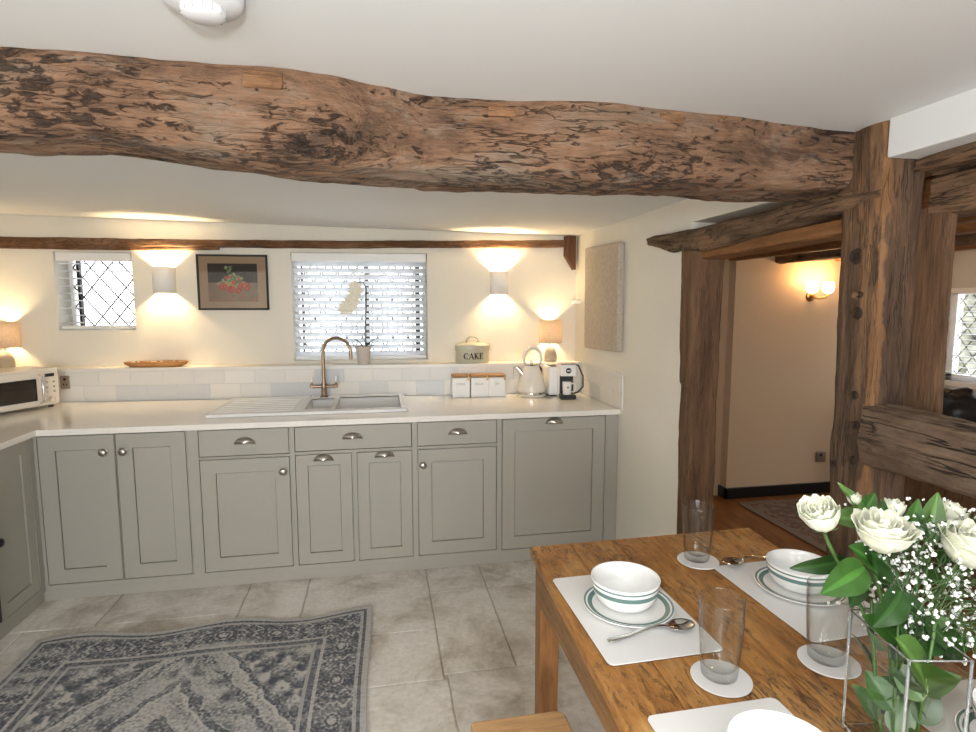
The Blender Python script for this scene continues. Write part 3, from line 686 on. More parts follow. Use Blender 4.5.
# ceramic sink: drainer at left, half bowl and main bowl
sk = thing('ceramic_sink', 'white ceramic inset sink with drainer, half bowl and main bowl', 'sink', (-.4, 3.66, .92))
mb = MB(); zt = .934
B1 = (-.45, -.305, 3.52, 3.90); B2 = (-.275, .115, 3.48, 3.935)
X0, X1, Y0, Y1 = -.97, .15, 3.39, 3.985
wall_holes(mb, X0, X1, Y0, Y1, [B1, B2], .921, zt, lambda u, w, z: (u, z, w))
for b, zb in ((B1, .83), (B2, .76)):
    a0, a1, c0, c1 = b
    mb.box(a0 - .006, a0, c0, c1, zb, zt - .001); mb.box(a1, a1 + .006, c0, c1, zb, zt - .001)
    mb.box(a0, a1, c0 - .006, c0, zb, zt - .001); mb.box(a0, a1, c1, c1 + .006, zb, zt - .001); mb.box(a0 - .006, a1 + .006, c0 - .006, c1 + .006, zb - .006, zb)
# raised rim all round
for q in ((X0, X1, Y0, Y0 + .014), (X0, X1, Y1 - .014, Y1), (X0, X0 + .014, Y0, Y1), (X1 - .014, X1, Y0, Y1), (-.475, -.461, Y0, Y1)): mb.box(*q, zt - .002, zt + .004)
obj('basin', mb, M['ceramic'], sk, world=True, bevel=.003)
for k in range(7):
    y = 3.48 + k * .065; obj('drainer_rib', MB().box(-.93, -.52, y, y + .012, zt - .002, zt + .003), M['ceramic'], sk, world=True, bevel=.002)
obj('drain', MB().lathe([(0, .004), (.02, .004), (.038, .006), (.042, 0)], 24, c=(-.09, 3.67, .76)), M['chrome'], sk, world=True, smooth=.8)

# tap
tp = thing('kitchen_tap', 'brushed bronze swan-neck tap with two levers behind the sink', 'tap', (-.378, 3.945, .935))
bx, by, bz = -.378, 3.945, .936
obj('tap_body', MB().lathe([(.026, 0), (.026, .006), (.018, .012), (.0165, .05), (.019, .06), (.019, .085), (.013, .1), (.013, .12), (.0, .12)], 20, c=(bx, by, bz)), M['bronze'], tp, world=True, smooth=.8)
pts = [(bx, by, bz + .1), (bx, by, bz + .18), (bx, by, bz + .27)]
for k in range(1, 13):
    a = PI * k / 12 * 1.05; pts.append((bx + .092 * (1 - math.cos(a)), by - .035 * (1 - math.cos(a)), bz + .30 + .095 * math.sin(a)))
pts.append((pts[-1][0] + .002, pts[-1][1], pts[-1][2] - .03))
obj('spout', MB().tube(pts, .0115, 14), M['bronze'], tp, world=True, smooth=.9)
obj('crossbar', MB().tube([(bx - .075, by, bz + .07), (bx - .05, by, bz + .07), (bx + .05, by, bz + .07), (bx + .075, by, bz + .07)], [.012, .010, .010, .012], 12), M['bronze'], tp, world=True, smooth=.8)
for s in (-1, 1):
    h = obj('lever', MB().lathe([(.012, -.01), (.013, .008), (.006, .016), (.006, .028), (.0, .028)], 14, c=(bx + s * .078, by, bz + .072)), M['bronze'], tp, world=True, smooth=.8)
    obj('lever_grip', MB().lathe([(.006, .028), (.008, .04), (.0085, .055), (.006, .064), (0, .066)], 14, c=(bx + s * .078, by, bz + .072)), M['ceramic'], h, world=True, smooth=True)

# ------------------------------------------------------------------ things on the back wall
def sconce(x, z0, z1, w, label):
    t = thing('wall_sconce', label, 'light', bw(x, OFFU, z0), 0)
    d = .085; mb = MB()
    def shell(u, v):
        a = (u - .5) * PI; c = math.sin(a) * w / 2
        return bw(x + c, OFFU - .002 - d * (math.cos(a) ** .6), z0 + (z1 - z0) * v)
    mb.grid(20, 1, shell); obj('plaster_shell', mb, M['white'], t, world=True, smooth=True, solid=.006)
    obj('mount', MB().box(x - .02, x + .02, OFFU - .012, OFFU - .001, (z0 + z1) / 2 - .03, (z0 + z1) / 2 + .03, fn=bw), M['white'], t, world=True)
    bl = obj('bulb', MB().lathe([(0, -.02), (.01, -.018), (.014, 0), (.01, .018), (0, .02)], 12, c=bw(x, OFFU - .045, (z0 + z1) / 2)), emit('warm_bulb', (1, .8, .55), 6), t, world=True, smooth=True)
    p = bw(x, OFFU - .045, (z0 + z1) / 2)
    light('POINT', 'sconce_lamp_upper', (p[0], p[1], p[2] + .035), 19, WARM, .012); light('POINT', 'sconce_lamp_lower', (p[0], p[1], p[2] - .035), 11, WARM, .012)
sconce(-1.42, 1.622, 1.80, .135, 'lit white half-round wall light between the small window and the picture')
sconce(.846, 1.618, 1.787, .115, 'lit white half-round wall light right of the sink window')

# framed picture
pc = thing('framed_picture', 'small framed print of strawberries in a dark frame on the back wall', 'picture', bw(-.98, OFFU, 1.51))
x0, x1, z0, z1 = -1.212, -.75, 1.512, 1.887; mb = MB(); f = .013
for a, b, c, d in ((x0, x1, z0, z0 + f), (x0, x1, z1 - f, z1), (x0, x0 + f, z0, z1), (x1 - f, x1, z0, z1)): mb.box(a, b, OFFU - .022, OFFU - .002, c, d, fn=bw)
obj('frame', mb, M['matblack'], pc, world=True, bevel=.002)
obj('mount_board', MB().box(x0 + .01, x1 - .01, OFFU - .012, OFFU - .003, z0 + .01, z1 - .01, fn=bw), plain('tan_mount', (.46, .31, .19), .8), pc, world=True)
berries = [(rnd.uniform(.20, .82), rnd.uniform(.26, .52), rnd.uniform(.05, .08)) for _ in range(18)] + [(.36, .62, .05), (.44, .66, .05), (.62, .6, .05)]
greens = [(rnd.uniform(.25, .78), rnd.uniform(.50, .72), rnd.uniform(.04, .08)) for _ in range(11)] + [(.38, .88, .05), (.46, .9, .05), (.42, .8, .05), (.48, .35, .04), (.5, .14, .04)]
def print_col(u, v):
    base = (.030, .018, .012) if v > .5 else (.24, .17, .10)
    if v <= .5: k = .7 + .6 * (1 - abs(u - .5)); base = tuple(c * k for c in base)
    if ((u - .5) / .33) ** 2 + ((v - .46) / .10) ** 2 < 1: base = (.52, .30, .12)
    n = noise.noise(Vector((u * 18, v * 14, 2)))
    for gx, gz, r in greens:
        if (u - gx) ** 2 * 1.9 + (v - gz) ** 2 < r * r * (1.2 + n): base = (.12, .19, .07) if n < .1 else (.35, .40, .20)
    for gx, gz, r in berries:
        q = ((u - gx) ** 2 * 1.9 + (v - gz) ** 2) / (r * r)
        if q < 1: base = (.50, .07, .03) if q > .3 else (.62, .13, .06)
    if v < .22 and n > .15: base = (.40, .16, .09)
    return base
mb = MB(); a, b, c, d = x0 + .07, x1 - .07, z0 + .057, z1 - .06
mb.grid(80, 64, lambda u, v: bw(a + (b - a) * u, OFFU - .0135, c + (d - c) * v), cfn=print_col)
obj('print', mb, M['attrmat'], pc, world=True)
pg = obj('picture_glass', MB().box(x0 + .01, x1 - .01, OFFU - .017, OFFU - .0155, z0 + .01, z1 - .01, fn=bw), M['pane'], pc, world=True)

# bark / wooden tray of nuts on the ledge
tr = thing('wooden_tray', 'long shallow wooden tray of small things on the tiled ledge at left', 'tray', bw(-1.48, .07, 1.137))
mb = MB()
def trayf(u, v):
    a = u * 2 * PI; pr = [(0, .0), (.8, .0), (.96, .014), (1.02, .032), (.97, .034), (.90, .018), (.7, .008), (0, .008)]
    k = v * (len(pr) - 1); i = min(int(k), len(pr) - 2); f_ = k - i; r = pr[i][0] * (1 - f_) + pr[i + 1][0] * f_; z = pr[i][1] * (1 - f_) + pr[i + 1][1] * f_
    ca, sa = math.cos(a), math.sin(a); ex = abs(ca) ** .7 * (1 if ca > 0 else -1)
    return (-1.48 + .198 * r * ex, bwy(-1.48, .07) + .05 * r * sa, 1.138 + z)
mb.grid(36, 14, trayf); obj('tray_body', mb, wood('tray', 'x', ((.33, .15, .05), (.42, .21, .08), (.5, .28, .12)), (.1, .05, .02), bump=.3), tr, world=True, smooth=.8)
mb = MB()
for k in range(26):
    x = -1.64 + .32 * k / 25; mb.lathe([(0, -.008), (.007, -.005), (.010, 0), (.007, .006), (0, .008)], 8, c=(x, bwy(-1.48, .07) + rnd.uniform(-.025, .02), 1.162 + rnd.uniform(0, .006)), cols=[rnd.choice(((.7, .62, .52), (.15, .08, .05), (.4, .2, .1)))] * 4)
o = obj('dried_nuts', mb, M['attrmat'], tr, world=True, smooth=True); o['kind'] = 'stuff'

# table lamps
def lamp(x, y, z, label, e):
    t = thing('table_lamp', label, 'lamp', (x, y, z), 0, 'matching lamps at the two ends of the back ledge')
    obj('lamp_base', MB().lathe([(0, 0), (.040, 0), (.046, .006), (.047, .03), (.043, .06), (.034, .088), (.020, .104), (.012, .112), (0, .112)], 28), plain('stoneware', (.33, .285, .235), .35, var=.12, vscale=20), t, smooth=.9)
    obj('stem', MB().lathe([(.007, .11), (.007, .20), (0, .2)], 12), M['pewter'], t)
    obj('lamp_shade', MB().lathe([(.082, .135), (.080, .22), (.074, .302)], 36), M['shade'], t, smooth=True, solid=.002)
    obj('bulb', MB().lathe([(0, .195), (.012, .2), (.02, .222), (.014, .242), (0, .248)], 14), emit('lamp_bulb', (1, .78, .5), 6), t, smooth=True)
    light('POINT', 'lamp_light', (x, y, z + .225), e, WARM, .022)
lamp(1.215, 4.018, 1.1375, 'lit lamp with stoneware base and linen drum shade on the ledge behind the kettle', 32)
lamp(-2.402, 4.245, 1.1375, 'lit linen-shade lamp at the left edge behind the microwave', 32)
struct('trim_5', MB().prism([(1.36, 4.0), (1.42, 3.95), (1.42, 4.02)], 1.555, 1.585), M['white'], bevel=.006)

# orchid on the window ledge
oc = thing('potted_orchid', 'white orchid in a small pinkish pot on the sill behind the tap', 'plant', (-.118, 4.06, 1.1375))
q = (-.118, 4.06, 1.1375)
obj('pot', MB().lathe([(0, 0), (.037, 0), (.040, .01), (.054, .118), (.055, .125), (.050, .125), (.046, .10), (0, .10)], 28, c=q), plain('blush_pot', (.60, .53, .48), .4), oc, world=True, smooth=.8)
st = [(q[0] + .012, q[1], q[2] + .1), (q[0] + .015, q[1] - .005, q[2] + .25), (q[0] + .028, q[1] - .01, q[2] + .42), (q[0] + .03, q[1] - .012, q[2] + .52), (q[0] + .01, q[1] - .015, q[2] + .565), (q[0] - .025, q[1] - .02, q[2] + .56), (q[0] - .055, q[1] - .02, q[2] + .52)]
obj('stem', MB().tube(st, .0032, 8), plain('green_stem', (.04, .06, .03), .5), oc, world=True, smooth=True)
obj('support_stake', MB().tube([(q[0] + .02, q[1] + .004, q[2] + .1), (q[0] + .024, q[1] + .004, q[2] + .54)], .002, 6), M['matblack'], oc, world=True)
def leaf_grid(mb, M4, L, W, bend=.3, fold=.25, col=(.05, .14, .03), tip=1, nu=6, nv=10, vein=(.12, .24, .06), wav=0):
    def fn(u, v):
        s = (u - .5) * 2; w = W * (math.sin(PI * (v ** .75) * .98 + .02) ** .8) * .5
        z = -bend * L * v * v + fold * abs(s) * w + wav * math.sin(v * 14) * abs(s)
        return M4 @ Vector((s * w, L * v, z))
    def cf(u, v):
        s = abs(u - .5) * 2; k = (v * 7 + s * 1.1) % 1
        if s < .12: return vein
        return col
    mb.grid(nu, nv, fn, cfn=cf)
def aim(p, d, roll=0):
    d = Vector(d).normalized(); x = d.cross(Vector((0, 0, 1)))
    if x.length < 1e-3: x = Vector((1, 0, 0))
    x.normalize(); z = x.cross(d)
    R = Matrix((x, d, z)).transposed().to_4x4()
    return Matrix.Translation(p) @ R @ Matrix.Rotation(roll, 4, 'Y')
for dx, dz, L in ((-.8, .55, .09), (.8, .6, .10), (-.45, .9, .09), (.5, 1, .075)):
    mb = MB(); leaf_grid(mb, aim((q[0] + .01, q[1] - .005, q[2] + .10), (dx, -.25, dz)), L * 1.6, .026, .35, col=(.02, .035, .018), vein=(.03, .05, .025))
    obj('leaf', mb, M['leaf'], oc, world=True, smooth=True, solid=.0015)
for k, (dx, dz) in enumerate(((-.045, .535), (-.055, .49), (-.03, .505), (-.075, .45), (-.05, .45), (-.095, .415), (-.07, .405), (-.125, .385), (-.1, .38))):
    mb = MB()
    for j in range(5):
        a = 2 * PI * j / 5 + k
        leaf_grid(mb, Matrix.Translation((q[0] + dx, q[1] - .03, q[2] + dz)) @ Matrix.Rotation(PI / 2 - .35 * math.sin(k), 4, 'X') @ Matrix.Rotation(a, 4, 'Z'), .043, .038, .2, col=(.97, .95, .86), vein=(.9, .86, .68), nu=4, nv=5)
    obj('flower', mb, plain('orchid_petal', (.95, .92, .85), .6, attr=True), oc, world=True, smooth=True)

# microwave on the left worktop, turned slightly
mw = thing('microwave', 'cream microwave with dark door and chrome handle on the left worktop', 'microwave', (-1.975, 3.985, .921))
# local: origin at near-right bottom corner; face in the plane y=0, running to +x ... body behind toward -y
def mwb(x0, x1, y0, y1, z0, z1): return MB().box(x0, x1, y0, y1, z0, z1)
mw.rotation_euler = (0, 0, math.atan2(-.30, -.155))
W_, D_, H_ = .44, .27, .243
# direction +x local runs along the face towards the camera; the face looks towards -? so place the body on the wall side (local -y is towards the room? tested below)
S = -1
def mbx(x0, x1, d0, d1, z0, z1): return MB().box(x0, x1, min(S * d0, S * d1), max(S * d0, S * d1), z0, z1)
obj('case', mbx(0, W_, 0, D_, .015, H_), M['cream'], mw, bevel=.012)
obj('door', mbx(.115, W_ - .01, -.012, 0, .025, H_ - .012), M['cream'], mw, bevel=.004)
obj('door_window', mbx(.145, W_ - .05, -.015, -.011, .055, H_ - .055), plain('dark_glass', (.015, .012, .01), .08), mw, bevel=.003)
obj('handle', MB().tube([(.128, -S * .012, .04), (.128, -S * .04, .05), (.128, -S * .042, .12), (.128, -S * .04, .20), (.128, -S * .012, .21)], .0065, 10), M['chrome'], mw, smooth=.9)
obj('display', mbx(.03, .085, -.003, 0, H_ - .052, H_ - .032), M['black'], mw)
for j in range(3):
    for i in range(2): obj('button', MB().lathe([(0, .004), (.006, .004), (.007, 0)], 12, M=Matrix.Translation((.035 + .042 * i, -S * .0, H_ - .085 - .03 * j)) @ Matrix.Rotation(PI / 2 * S, 4, 'X')), M['chrome'], mw)
obj('dial', MB().lathe([(0, .018), (.013, .018), (.016, .012), (.018, 0)], 20, M=Matrix.Translation((.056, 0, .055)) @ Matrix.Rotation(PI / 2 * S, 4, 'X')), M['chrome'], mw, smooth=.7)
for x in (.04, W_ - .04):
    for d in (.03, D_ - .03): obj('foot', MB().lathe([(.014, 0), (.014, .02)], 12, c=(x, S * d, 0)), M['black'], mw)
def socket(x, w, z, label):
    t = thing('wall_socket', label, 'socket', bw(x, -.01, z))
    obj('plate', MB().box(x - w / 2, x + w / 2, -.015, -.0095, z - .043, z + .043, fn=bw), plain('nickel', (.42, .38, .33), .3, 1), t, world=True, bevel=.002)
    for s in (-1, 1) if w > .1 else (0,):
        obj('switch', MB().box(x + s * w / 4 - .007, x + s * w / 4 + .007, -.019, -.015, z + .012, z + .028, fn=bw), M['black'], t, world=True)
        for dx in (-.009, .009): obj('pin_slot', MB().box(x + s * w / 4 + dx - .003, x + s * w / 4 + dx + .003, -.0165, -.0148, z - .02, z - .008, fn=bw), M['black'], t, world=True)
socket(-2.012, .06, 1.05, 'metal socket on the tiles just right of the microwave')
socket(1.06, .14, 1.06, 'double metal socket on the tiles behind the kettle')

# cake tin
ck = thing('cake_tin', 'oval sage-cream cake tin lettered CAKE on the ledge right of the window', 'tin', bw(.643, .07, 1.1375))
cc = bw(.643, .07, 1.1375); sage = plain('sage_enamel', (.50, .48, .37), .3)
def oval(mb, prof, col=None, n=48):
    def fn(u, v):
        k = v * (len(prof) - 1); i = min(int(k + 1e-9), len(prof) - 2); f_ = k - i; r = prof[i][0] * (1 - f_) + prof[i + 1][0] * f_; z = prof[i][1] * (1 - f_) + prof[i + 1][1] * f_
        a = -u * 2 * PI; return (cc[0] + .124 * r * math.cos(a), cc[1] + .062 * r * math.sin(a), cc[2] + z)
    mb.grid(n, len(prof) - 1, fn)
mb = MB(); oval(mb, [(0, 0), (.96, 0), (.985, .004), (.985, .105), (0, .105)]); obj('tin_body', mb, sage, ck, world=True, smooth=.8)
mb = MB(); oval(mb, [(1.0, .088), (1.015, .092), (1.015, .118), (.99, .126), (.6, .142), (0, .148)]); obj('lid', mb, sage, ck, world=True, smooth=.8)
obj('lid_handle', MB().tube([(cc[0] - .045, cc[1], cc[2] + .14), (cc[0] - .038, cc[1], cc[2] + .168), (cc[0] - .015, cc[1], cc[2] + .185), (cc[0] + .015, cc[1], cc[2] + .185), (cc[0] + .038, cc[1], cc[2] + .168), (cc[0] + .045, cc[1], cc[2] + .14)], .006, 8), sage, ck, world=True, smooth=True)
def stroke(p, a, b, w, rep):  # a flat letter stroke on the tin front
    (ax, az), (bx_, bz_) = a, b; dx, dz = bx_ - ax, bz_ - az; l = math.hypot(dx, dz); nx, nz = -dz / l * w / 2, dx / l * w / 2
    rep.prism([(ax + nx, az + nz), (ax - nx, az - nz), (bx_ - nx, bz_ - nz), (bx_ + nx, bz_ + nz)], 0, .0015, fn=p)
lt_ = MB(); HL = .040; T = .0085; t_ = .0035
def onTin(x, z, w):
    X = x - .0; yy = cc[1] - .062 * .99 * math.sqrt(max(0, 1 - (X / .124) ** 2)) - w; return (cc[0] + X, yy, cc[2] + .03 + z)
def Lx(o, *sg):
    for a, b, w in sg:
        n = 3
        stroke(onTin, (a[0] + o, a[1]), (b[0] + o, b[1]), w, lt_)
# C
cpts = [(.016 + .0155 * math.cos(a), HL / 2 + HL / 2 * math.sin(a)) for a in [math.radians(d) for d in range(45, 316, 30)]]
for p0, p1 in zip(cpts, cpts[1:]): Lx(-.068, (p0, p1, T if (p0[0] + p1[0]) / 2 < .008 else t_ * 1.3))
Lx(-.068, ((.027, .026), (.027, .038), t_))
Lx(-.034, ((.002, 0), (.016, HL), t_), ((.016, HL), (.031, 0), T), ((.007, .013), (.026, .013), t_), ((-.003, .0), (.008, .0), t_), ((.023, 0), (.038, 0), t_))
Lx(.006, ((.005, 0), (.005, HL), T), ((.006, .018), (.024, HL), t_), ((.011, .022), (.027, 0), T), ((-.002, 0), (.012, 0), t_), ((-.002, HL), (.012, HL), t_), ((.018, HL), (.029, HL), t_), ((.021, 0), (.034, 0), t_))
Lx(.042, ((.005, 0), (.005, HL), T), ((-.002, 0), (.026, 0), t_), ((-.002, HL), (.024, HL), t_), ((.005, .021), (.018, .021), t_), ((.025, 0), (.025, .011), t_), ((.023, HL), (.023, .03), t_), ((.018, .016), (.018, .027), t_))
obj('lettering', lt_, M['matblack'], ck, world=True)

def text(s, size, mat, parent, fn, name='lettering'):
    cu = bpy.data.curves.new('t', 'FONT'); cu.body = s; cu.size = size; cu.align_x = 'CENTER'; cu.extrude = .0003
    o = bpy.data.objects.new('t', cu); COL.objects.link(o); dg = bpy.context.evaluated_depsgraph_get(); dg.update()
    me = bpy.data.meshes.new_from_object(o.evaluated_get(dg)); bpy.data.objects.remove(o)
    for v in me.vertices: v.co = Vector(fn(v.co.x, v.co.y, v.co.z))
    me.materials.clear(); me.materials.append(mat)
    p = bpy.data.objects.new(name, me); COL.objects.link(p); p.parent = parent
    return p
grey = plain('grey_print', (.35, .34, .33), .6)
# three canisters
for k, (wd, x) in enumerate((('COFFEE', .535), ('SUGAR', .662), ('TEA', .782))):
    t = thing('storage_canister', ('white square canister lettered COFFEE, leftmost of the three', 'white square canister lettered SUGAR between the other two', 'white square canister lettered TEA, nearest the kettle')[k], 'canister', (x, bwy(x) - .085, .9205), -.05, 'kitchen canisters on the worktop')
    w = .0605
    obj('canister_body', MB().box(-w, w, -w, w, 0, .135), M['white'], t, bevel=.006)
    obj('wooden_lid', MB().box(-w + .001, w - .001, -w + .001, w - .001, .136, .150), wood('lid', 'x', ((.35, .2, .1), (.42, .25, .13), (.5, .3, .16)), (.2, .1, .05), bump=.05), t, bevel=.003)
    c_ = obj('clasp', MB().box(w - .016, w - .004, -w - .004, -w, .115, .143), plain('gold_clasp', (.5, .33, .15), .3, 1), t)
    text(wd, .020, grey, t, lambda a, b, c: (a * .9 - .004, -w - .0005 - c, .085 + b))

# kettle
kt = thing('electric_kettle', 'cream pyramid kettle with chrome base ring on the worktop', 'kettle', (1.022, 3.83, .9205))
kc = plain('kettle_enamel', (.83, .78, .71), .2)
obj('power_base', MB().lathe([(0, 0), (.10, 0), (.105, .004), (.105, .014), (.098, .018), (0, .018)], 36), M['cream'], kt, smooth=.7)
obj('base_ring', MB().lathe([(.098, .018), (.101, .02), (.101, .030), (.098, .032)], 36), M['chrome'], kt, smooth=.7)
obj('kettle_body', MB().lathe([(0, .033), (.099, .033), (.101, .042), (.099, .06), (.086, .11), (.070, .16), (.055, .20), (.051, .212), (.0, .212)], 40), kc, kt, smooth=.8)
obj('lid', MB().lathe([(.049, .212), (.047, .22), (.02, .226), (.008, .228), (.010, .245), (0, .248)], 30), M['chrome'], kt, smooth=.8)
obj('spout', MB().tube([(-.065, 0, .155), (-.088, 0, .185), (-.108, 0, .203)], [.024, .018, .012], 14), M['chrome'], kt, smooth=.9)
hp = [(-.048, 0, .222), (-.055, 0, .265), (-.045, 0, .305), (-.01, 0, .332), (.03, 0, .330), (.062, 0, .300), (.073, 0, .255), (.060, 0, .205)]
obj('handle', MB().tube(hp, [.008, .009, .011, .013, .013, .012, .009, .006], 12), kc, kt, smooth=True)
obj('handle_fork', MB().tube([(.056, 0, .2), (.07, 0, .185), (.064, 0, .165)], .009, 10), M['black'], kt, smooth=True)

# white box-shaped toaster end behind the kettle, coffee machine with mug and cable
ts = thing('toaster', 'narrow plain white appliance standing between the kettle and the coffee machine', 'toaster', (1.185, 3.82, .9205))
obj('case', MB().box(-.055, .045, -.06, .09, .008, .205), M['white'], ts, bevel=.012)
obj('slot', MB().box(-.035, .025, -.045, .075, .2045, .2065), M['black'], ts)
obj('foot', MB().box(-.045, .035, -.05, .08, 0, .01), M['black'], ts)
cf = thing('coffee_machine', 'slim white and black capsule coffee machine near the right-hand tiles', 'coffee machine', (1.232, 3.70, .9205), -.12)
obj('housing', MB().box(-.052, .052, -.0, .13, .0, .225), M['white'], cf, bevel=.008)
obj('brewing_head', MB().box(-.054, .054, -.075, .0, .155, .232), M['white'], cf, bevel=.008)
obj('front_panel', MB().box(-.046, .046, -.012, .002, .03, .16), M['black'], cf, bevel=.003)
obj('drip_tray', MB().box(-.052, .052, -.085, .0, .0, .03), M['black'], cf, bevel=.006)
bd = obj('badge', MB().lathe([(0, .003), (.017, .003), (.019, 0)], 24, M=Matrix.Translation((0, -.0755, .193)) @ Matrix.Rotation(PI / 2, 4, 'X')), plain('badge_navy', (.02, .03, .05), .3), cf, smooth=.6)
obj('badge_bar', MB().box(-.012, .012, -.080, -.0785, .190, .196), M['white'], bd)
obj('lid_lever', MB().box(-.05, .05, -.06, .05, .232, .240), M['chrome'], cf, bevel=.003)
mug = thing('coffee_mug', 'small white mug with a dark heart mark in the coffee machine', 'mug', (1.222, 3.652, .9515), -.1)
obj('mug_body', MB().lathe([(0, 0), (.026, 0), (.029, .004), (.031, .085), (.0285, .085), (.027, .008), (0, .006)], 30), M['ceramic'], mug, smooth=.8)
obj('handle', MB().tube([(.029, 0, .072), (.052, .0, .072), (.062, 0, .045), (.05, 0, .018), (.028, 0, .016)], .005, 8), M['ceramic'], mug, smooth=True)
hh = MB().prism([(-.007, .052), (-.0035, .056), (0, .053), (.0035, .056), (.007, .052), (0, .041)], 0, .0012, fn=lambda x, z, w: (x, -.0305 - w, z))
obj('heart_mark', hh, plain('dark_red', (.12, .02, .02), .5), mug)
tag(obj('power_cable', MB().tube([(1.27, 3.85, 1.10), (1.30, 3.83, 1.14), (1.345, 3.78, 1.13), (1.365, 3.74, 1.06), (1.36, 3.72, .99), (1.33, 3.74, .95), (1.31, 3.80, .93), (1.33, 3.86, .928)], .0055, 8), M['black'], smooth=True, at=(1.33, 3.8, .925)), 'black looped cable beside the coffee machine', 'cable')
tag(obj('power_cable', MB().tube([(1.10, 3.915, .935), (1.12, 3.88, .927), (1.135, 3.83, .927), (1.12, 3.80, .927)], .004, 8), M['black'], smooth=True, at=(1.11, 3.86, .925)), 'short thin black lead at the foot of the kettle', 'cable')

# linen covered panel on the right wall
pn = thing('fabric_noticeboard', 'linen-covered padded panel hung on the right wall', 'panel', (XR, 3.49, 1.265))
mb = MB().prism([(3.205, 1.27), (3.77, 1.255), (3.785, 1.93), (3.215, 1.915)], XR - .042, XR, fn=lambda y, z, x: (x, y, z))
obj('padded_panel', mb, M['linen'], pn, world=True, bevel=.01)
mb = MB()
for k in range(40):
    z = 1.285 + k * .0158; mb.lathe([(0, .003), (.004, .0015), (.005, 0)], 8, M=Matrix.Translation((XR - .02, 3.206, z)) @ Matrix.Rotation(PI / 2, 4, 'X'))
for k in range(34):
    y = 3.225 + k * .0168; mb.lathe([(0, .003), (.004, .0015), (.005, 0)], 8, M=Matrix.Translation((XR - .02, y, 1.917 + (y - 3.21) * .026)))
o = obj('stud_trim', mb, plain('stud', (.55, .50, .42), .4, .6), pn, world=True)
# light switch patch by the door: none

# smoke alarm
alarm_white = plain('alarm_white', (.70, .70, .71), .5)
sm = thing('smoke_alarm', 'round white smoke alarm on the ceiling at the top left', 'alarm', (-.275, 1.07, 2.07))
def dn(prof, **k): return MB().lathe([(r, -z) for r, z in prof], 40, **k)
obj('base', dn([(.062, 0), (.064, .008), (.062, .02), (.056, .027), (.036, .031), (0, .031)]), alarm_white, sm, smooth=.7)
obj('sensor_dome', dn([(.034, .030), (.033, .041), (.026, .046), (0, .047)]), alarm_white, sm, smooth=.7)
mb = MB()
for k in range(14):
    a = 2 * PI * k / 14; mb.tube([(.034 * math.cos(a), .034 * math.sin(a), -.030), (.0335 * math.cos(a), .0335 * math.sin(a), -.042)], .0015, 5)
obj('vent_ribs', mb, plain('alarm_grey', (.42, .42, .43), .5), sm)

# ------------------------------------------------------------------ patterned rug
RX0, RX1, RY0, RY1 = -1.585, -.075, .75, 2.83
def noise2(x, y, s): return noise.noise(Vector((x * s, y * s, s)))
def rug_col(u, v):
    x = u * 1.51; y = v * 2.08; bx_ = min(x, 1.51 - x); by_ = min(y, 2.08 - y); d = min(bx_, by_)
    n1 = noise2(x, y, 85); n2 = noise2(x + 3, y, 28); n3 = noise2(x, y + 7, 8); n4 = noise.noise(Vector((x * 4, y * 22, 3)))
    pale = (.53, .515, .49); mid = (.21, .215, .22); dark = (.08, .09, .112)
    if d < .025: c = .05 + .2 * n1
    elif d < .04: c = .75 + .5 * n1
    elif d < .055: c = .15 + .3 * n1
    elif d < .20:
        s_ = (x if by_ < bx_ else y) + .01 * n2; w = abs(((s_ * 4.2) % 1) - .5); q = abs((d - .128) / .072)
        c = .72 + .55 * n2
        r = math.hypot(w * 1.1, q * .45)
        if r < .10: c = .1
        elif r < .16: c = .9
        elif r < .2: c = .35
        if abs(w - .36 - .06 * math.sin(q * 9)) < .03: c = .2
        c += .9 * n1
    elif d < .215: c = .1 + .3 * n1
    elif d < .24: c = .7 + .6 * n1
    elif d < .255: c = .2
    else:
        cx, cy = abs(x - .755), abs(y - 1.04)
        k = cx * 1.35 + cy * .92 + .05 * abs(((cy * 9) % 1) - .5) + .03 * n3 + .008 * n2
        c = .14 + .5 * max(0, n3 + .1) + .4 * max(0, n4)
        for a, w, val in ((.93, .022, .75), (.90, .012, -.1), (.80, .02, .65), (.58, .03, .85), (.545, .012, 0), (.36, .035, .85), (.20, .02, .7)):
            if abs(k - a) < w: c = val + .5 * n1
        if k > .955: c = .50 + .5 * n2 + .5 * (math.sin(x * 42 + 2 * n2) * math.sin(y * 38 + 2 * n2))
        elif .62 < k < .78: c += .55 * max(0, math.sin(x * 40 + 4 * n3) * math.sin(y * 34))
        elif k < .17: c = .55 + .8 * n2
        c += .75 * n1 * (.6 + .8 * abs(n3))
    wear = max(0, n4 + .5 * noise2(x + 9, y, 2.7) + .05); c *= 1 - .8 * min(1, wear)
    c = max(0, min(1, c))
    a, b, f_ = (pale, mid, c * 2) if c < .5 else (mid, dark, c * 2 - 1)
    return tuple(p + (q_ - p) * f_ for p, q_ in zip(a, b))
def rugp(u, v):
    x = RX0 + (RX1 - RX0) * u; y = RY0 + (RY1 - RY0) * v
    e = min(1, max(0, (v - .85) / .15)); y += e * (.022 * math.sin(x * 9.5 + 2.4) + .004)
    z = .010 + .008 * max(0, (v - .9) / .1) * (math.sin(x * 9.5 + 2.4) * .5 + .5) + .0012 * noise2(x, y, 60)
    x += .006 * math.sin(y * 5)
    return (x, y, z)
mb = MB(); mb.grid(420, 560, rugp, cfn=rug_col)
mrug = plain('rug_pile', (1, 1, 1), .95, attr=True, bump=.5, bscale=300)
tag(obj('patterned_rug', mb, mrug, smooth=True, solid=.008, at=(-.83, 1.8, 0), flip=True), 'faded grey and navy patterned rug on the stone floor', 'rug')

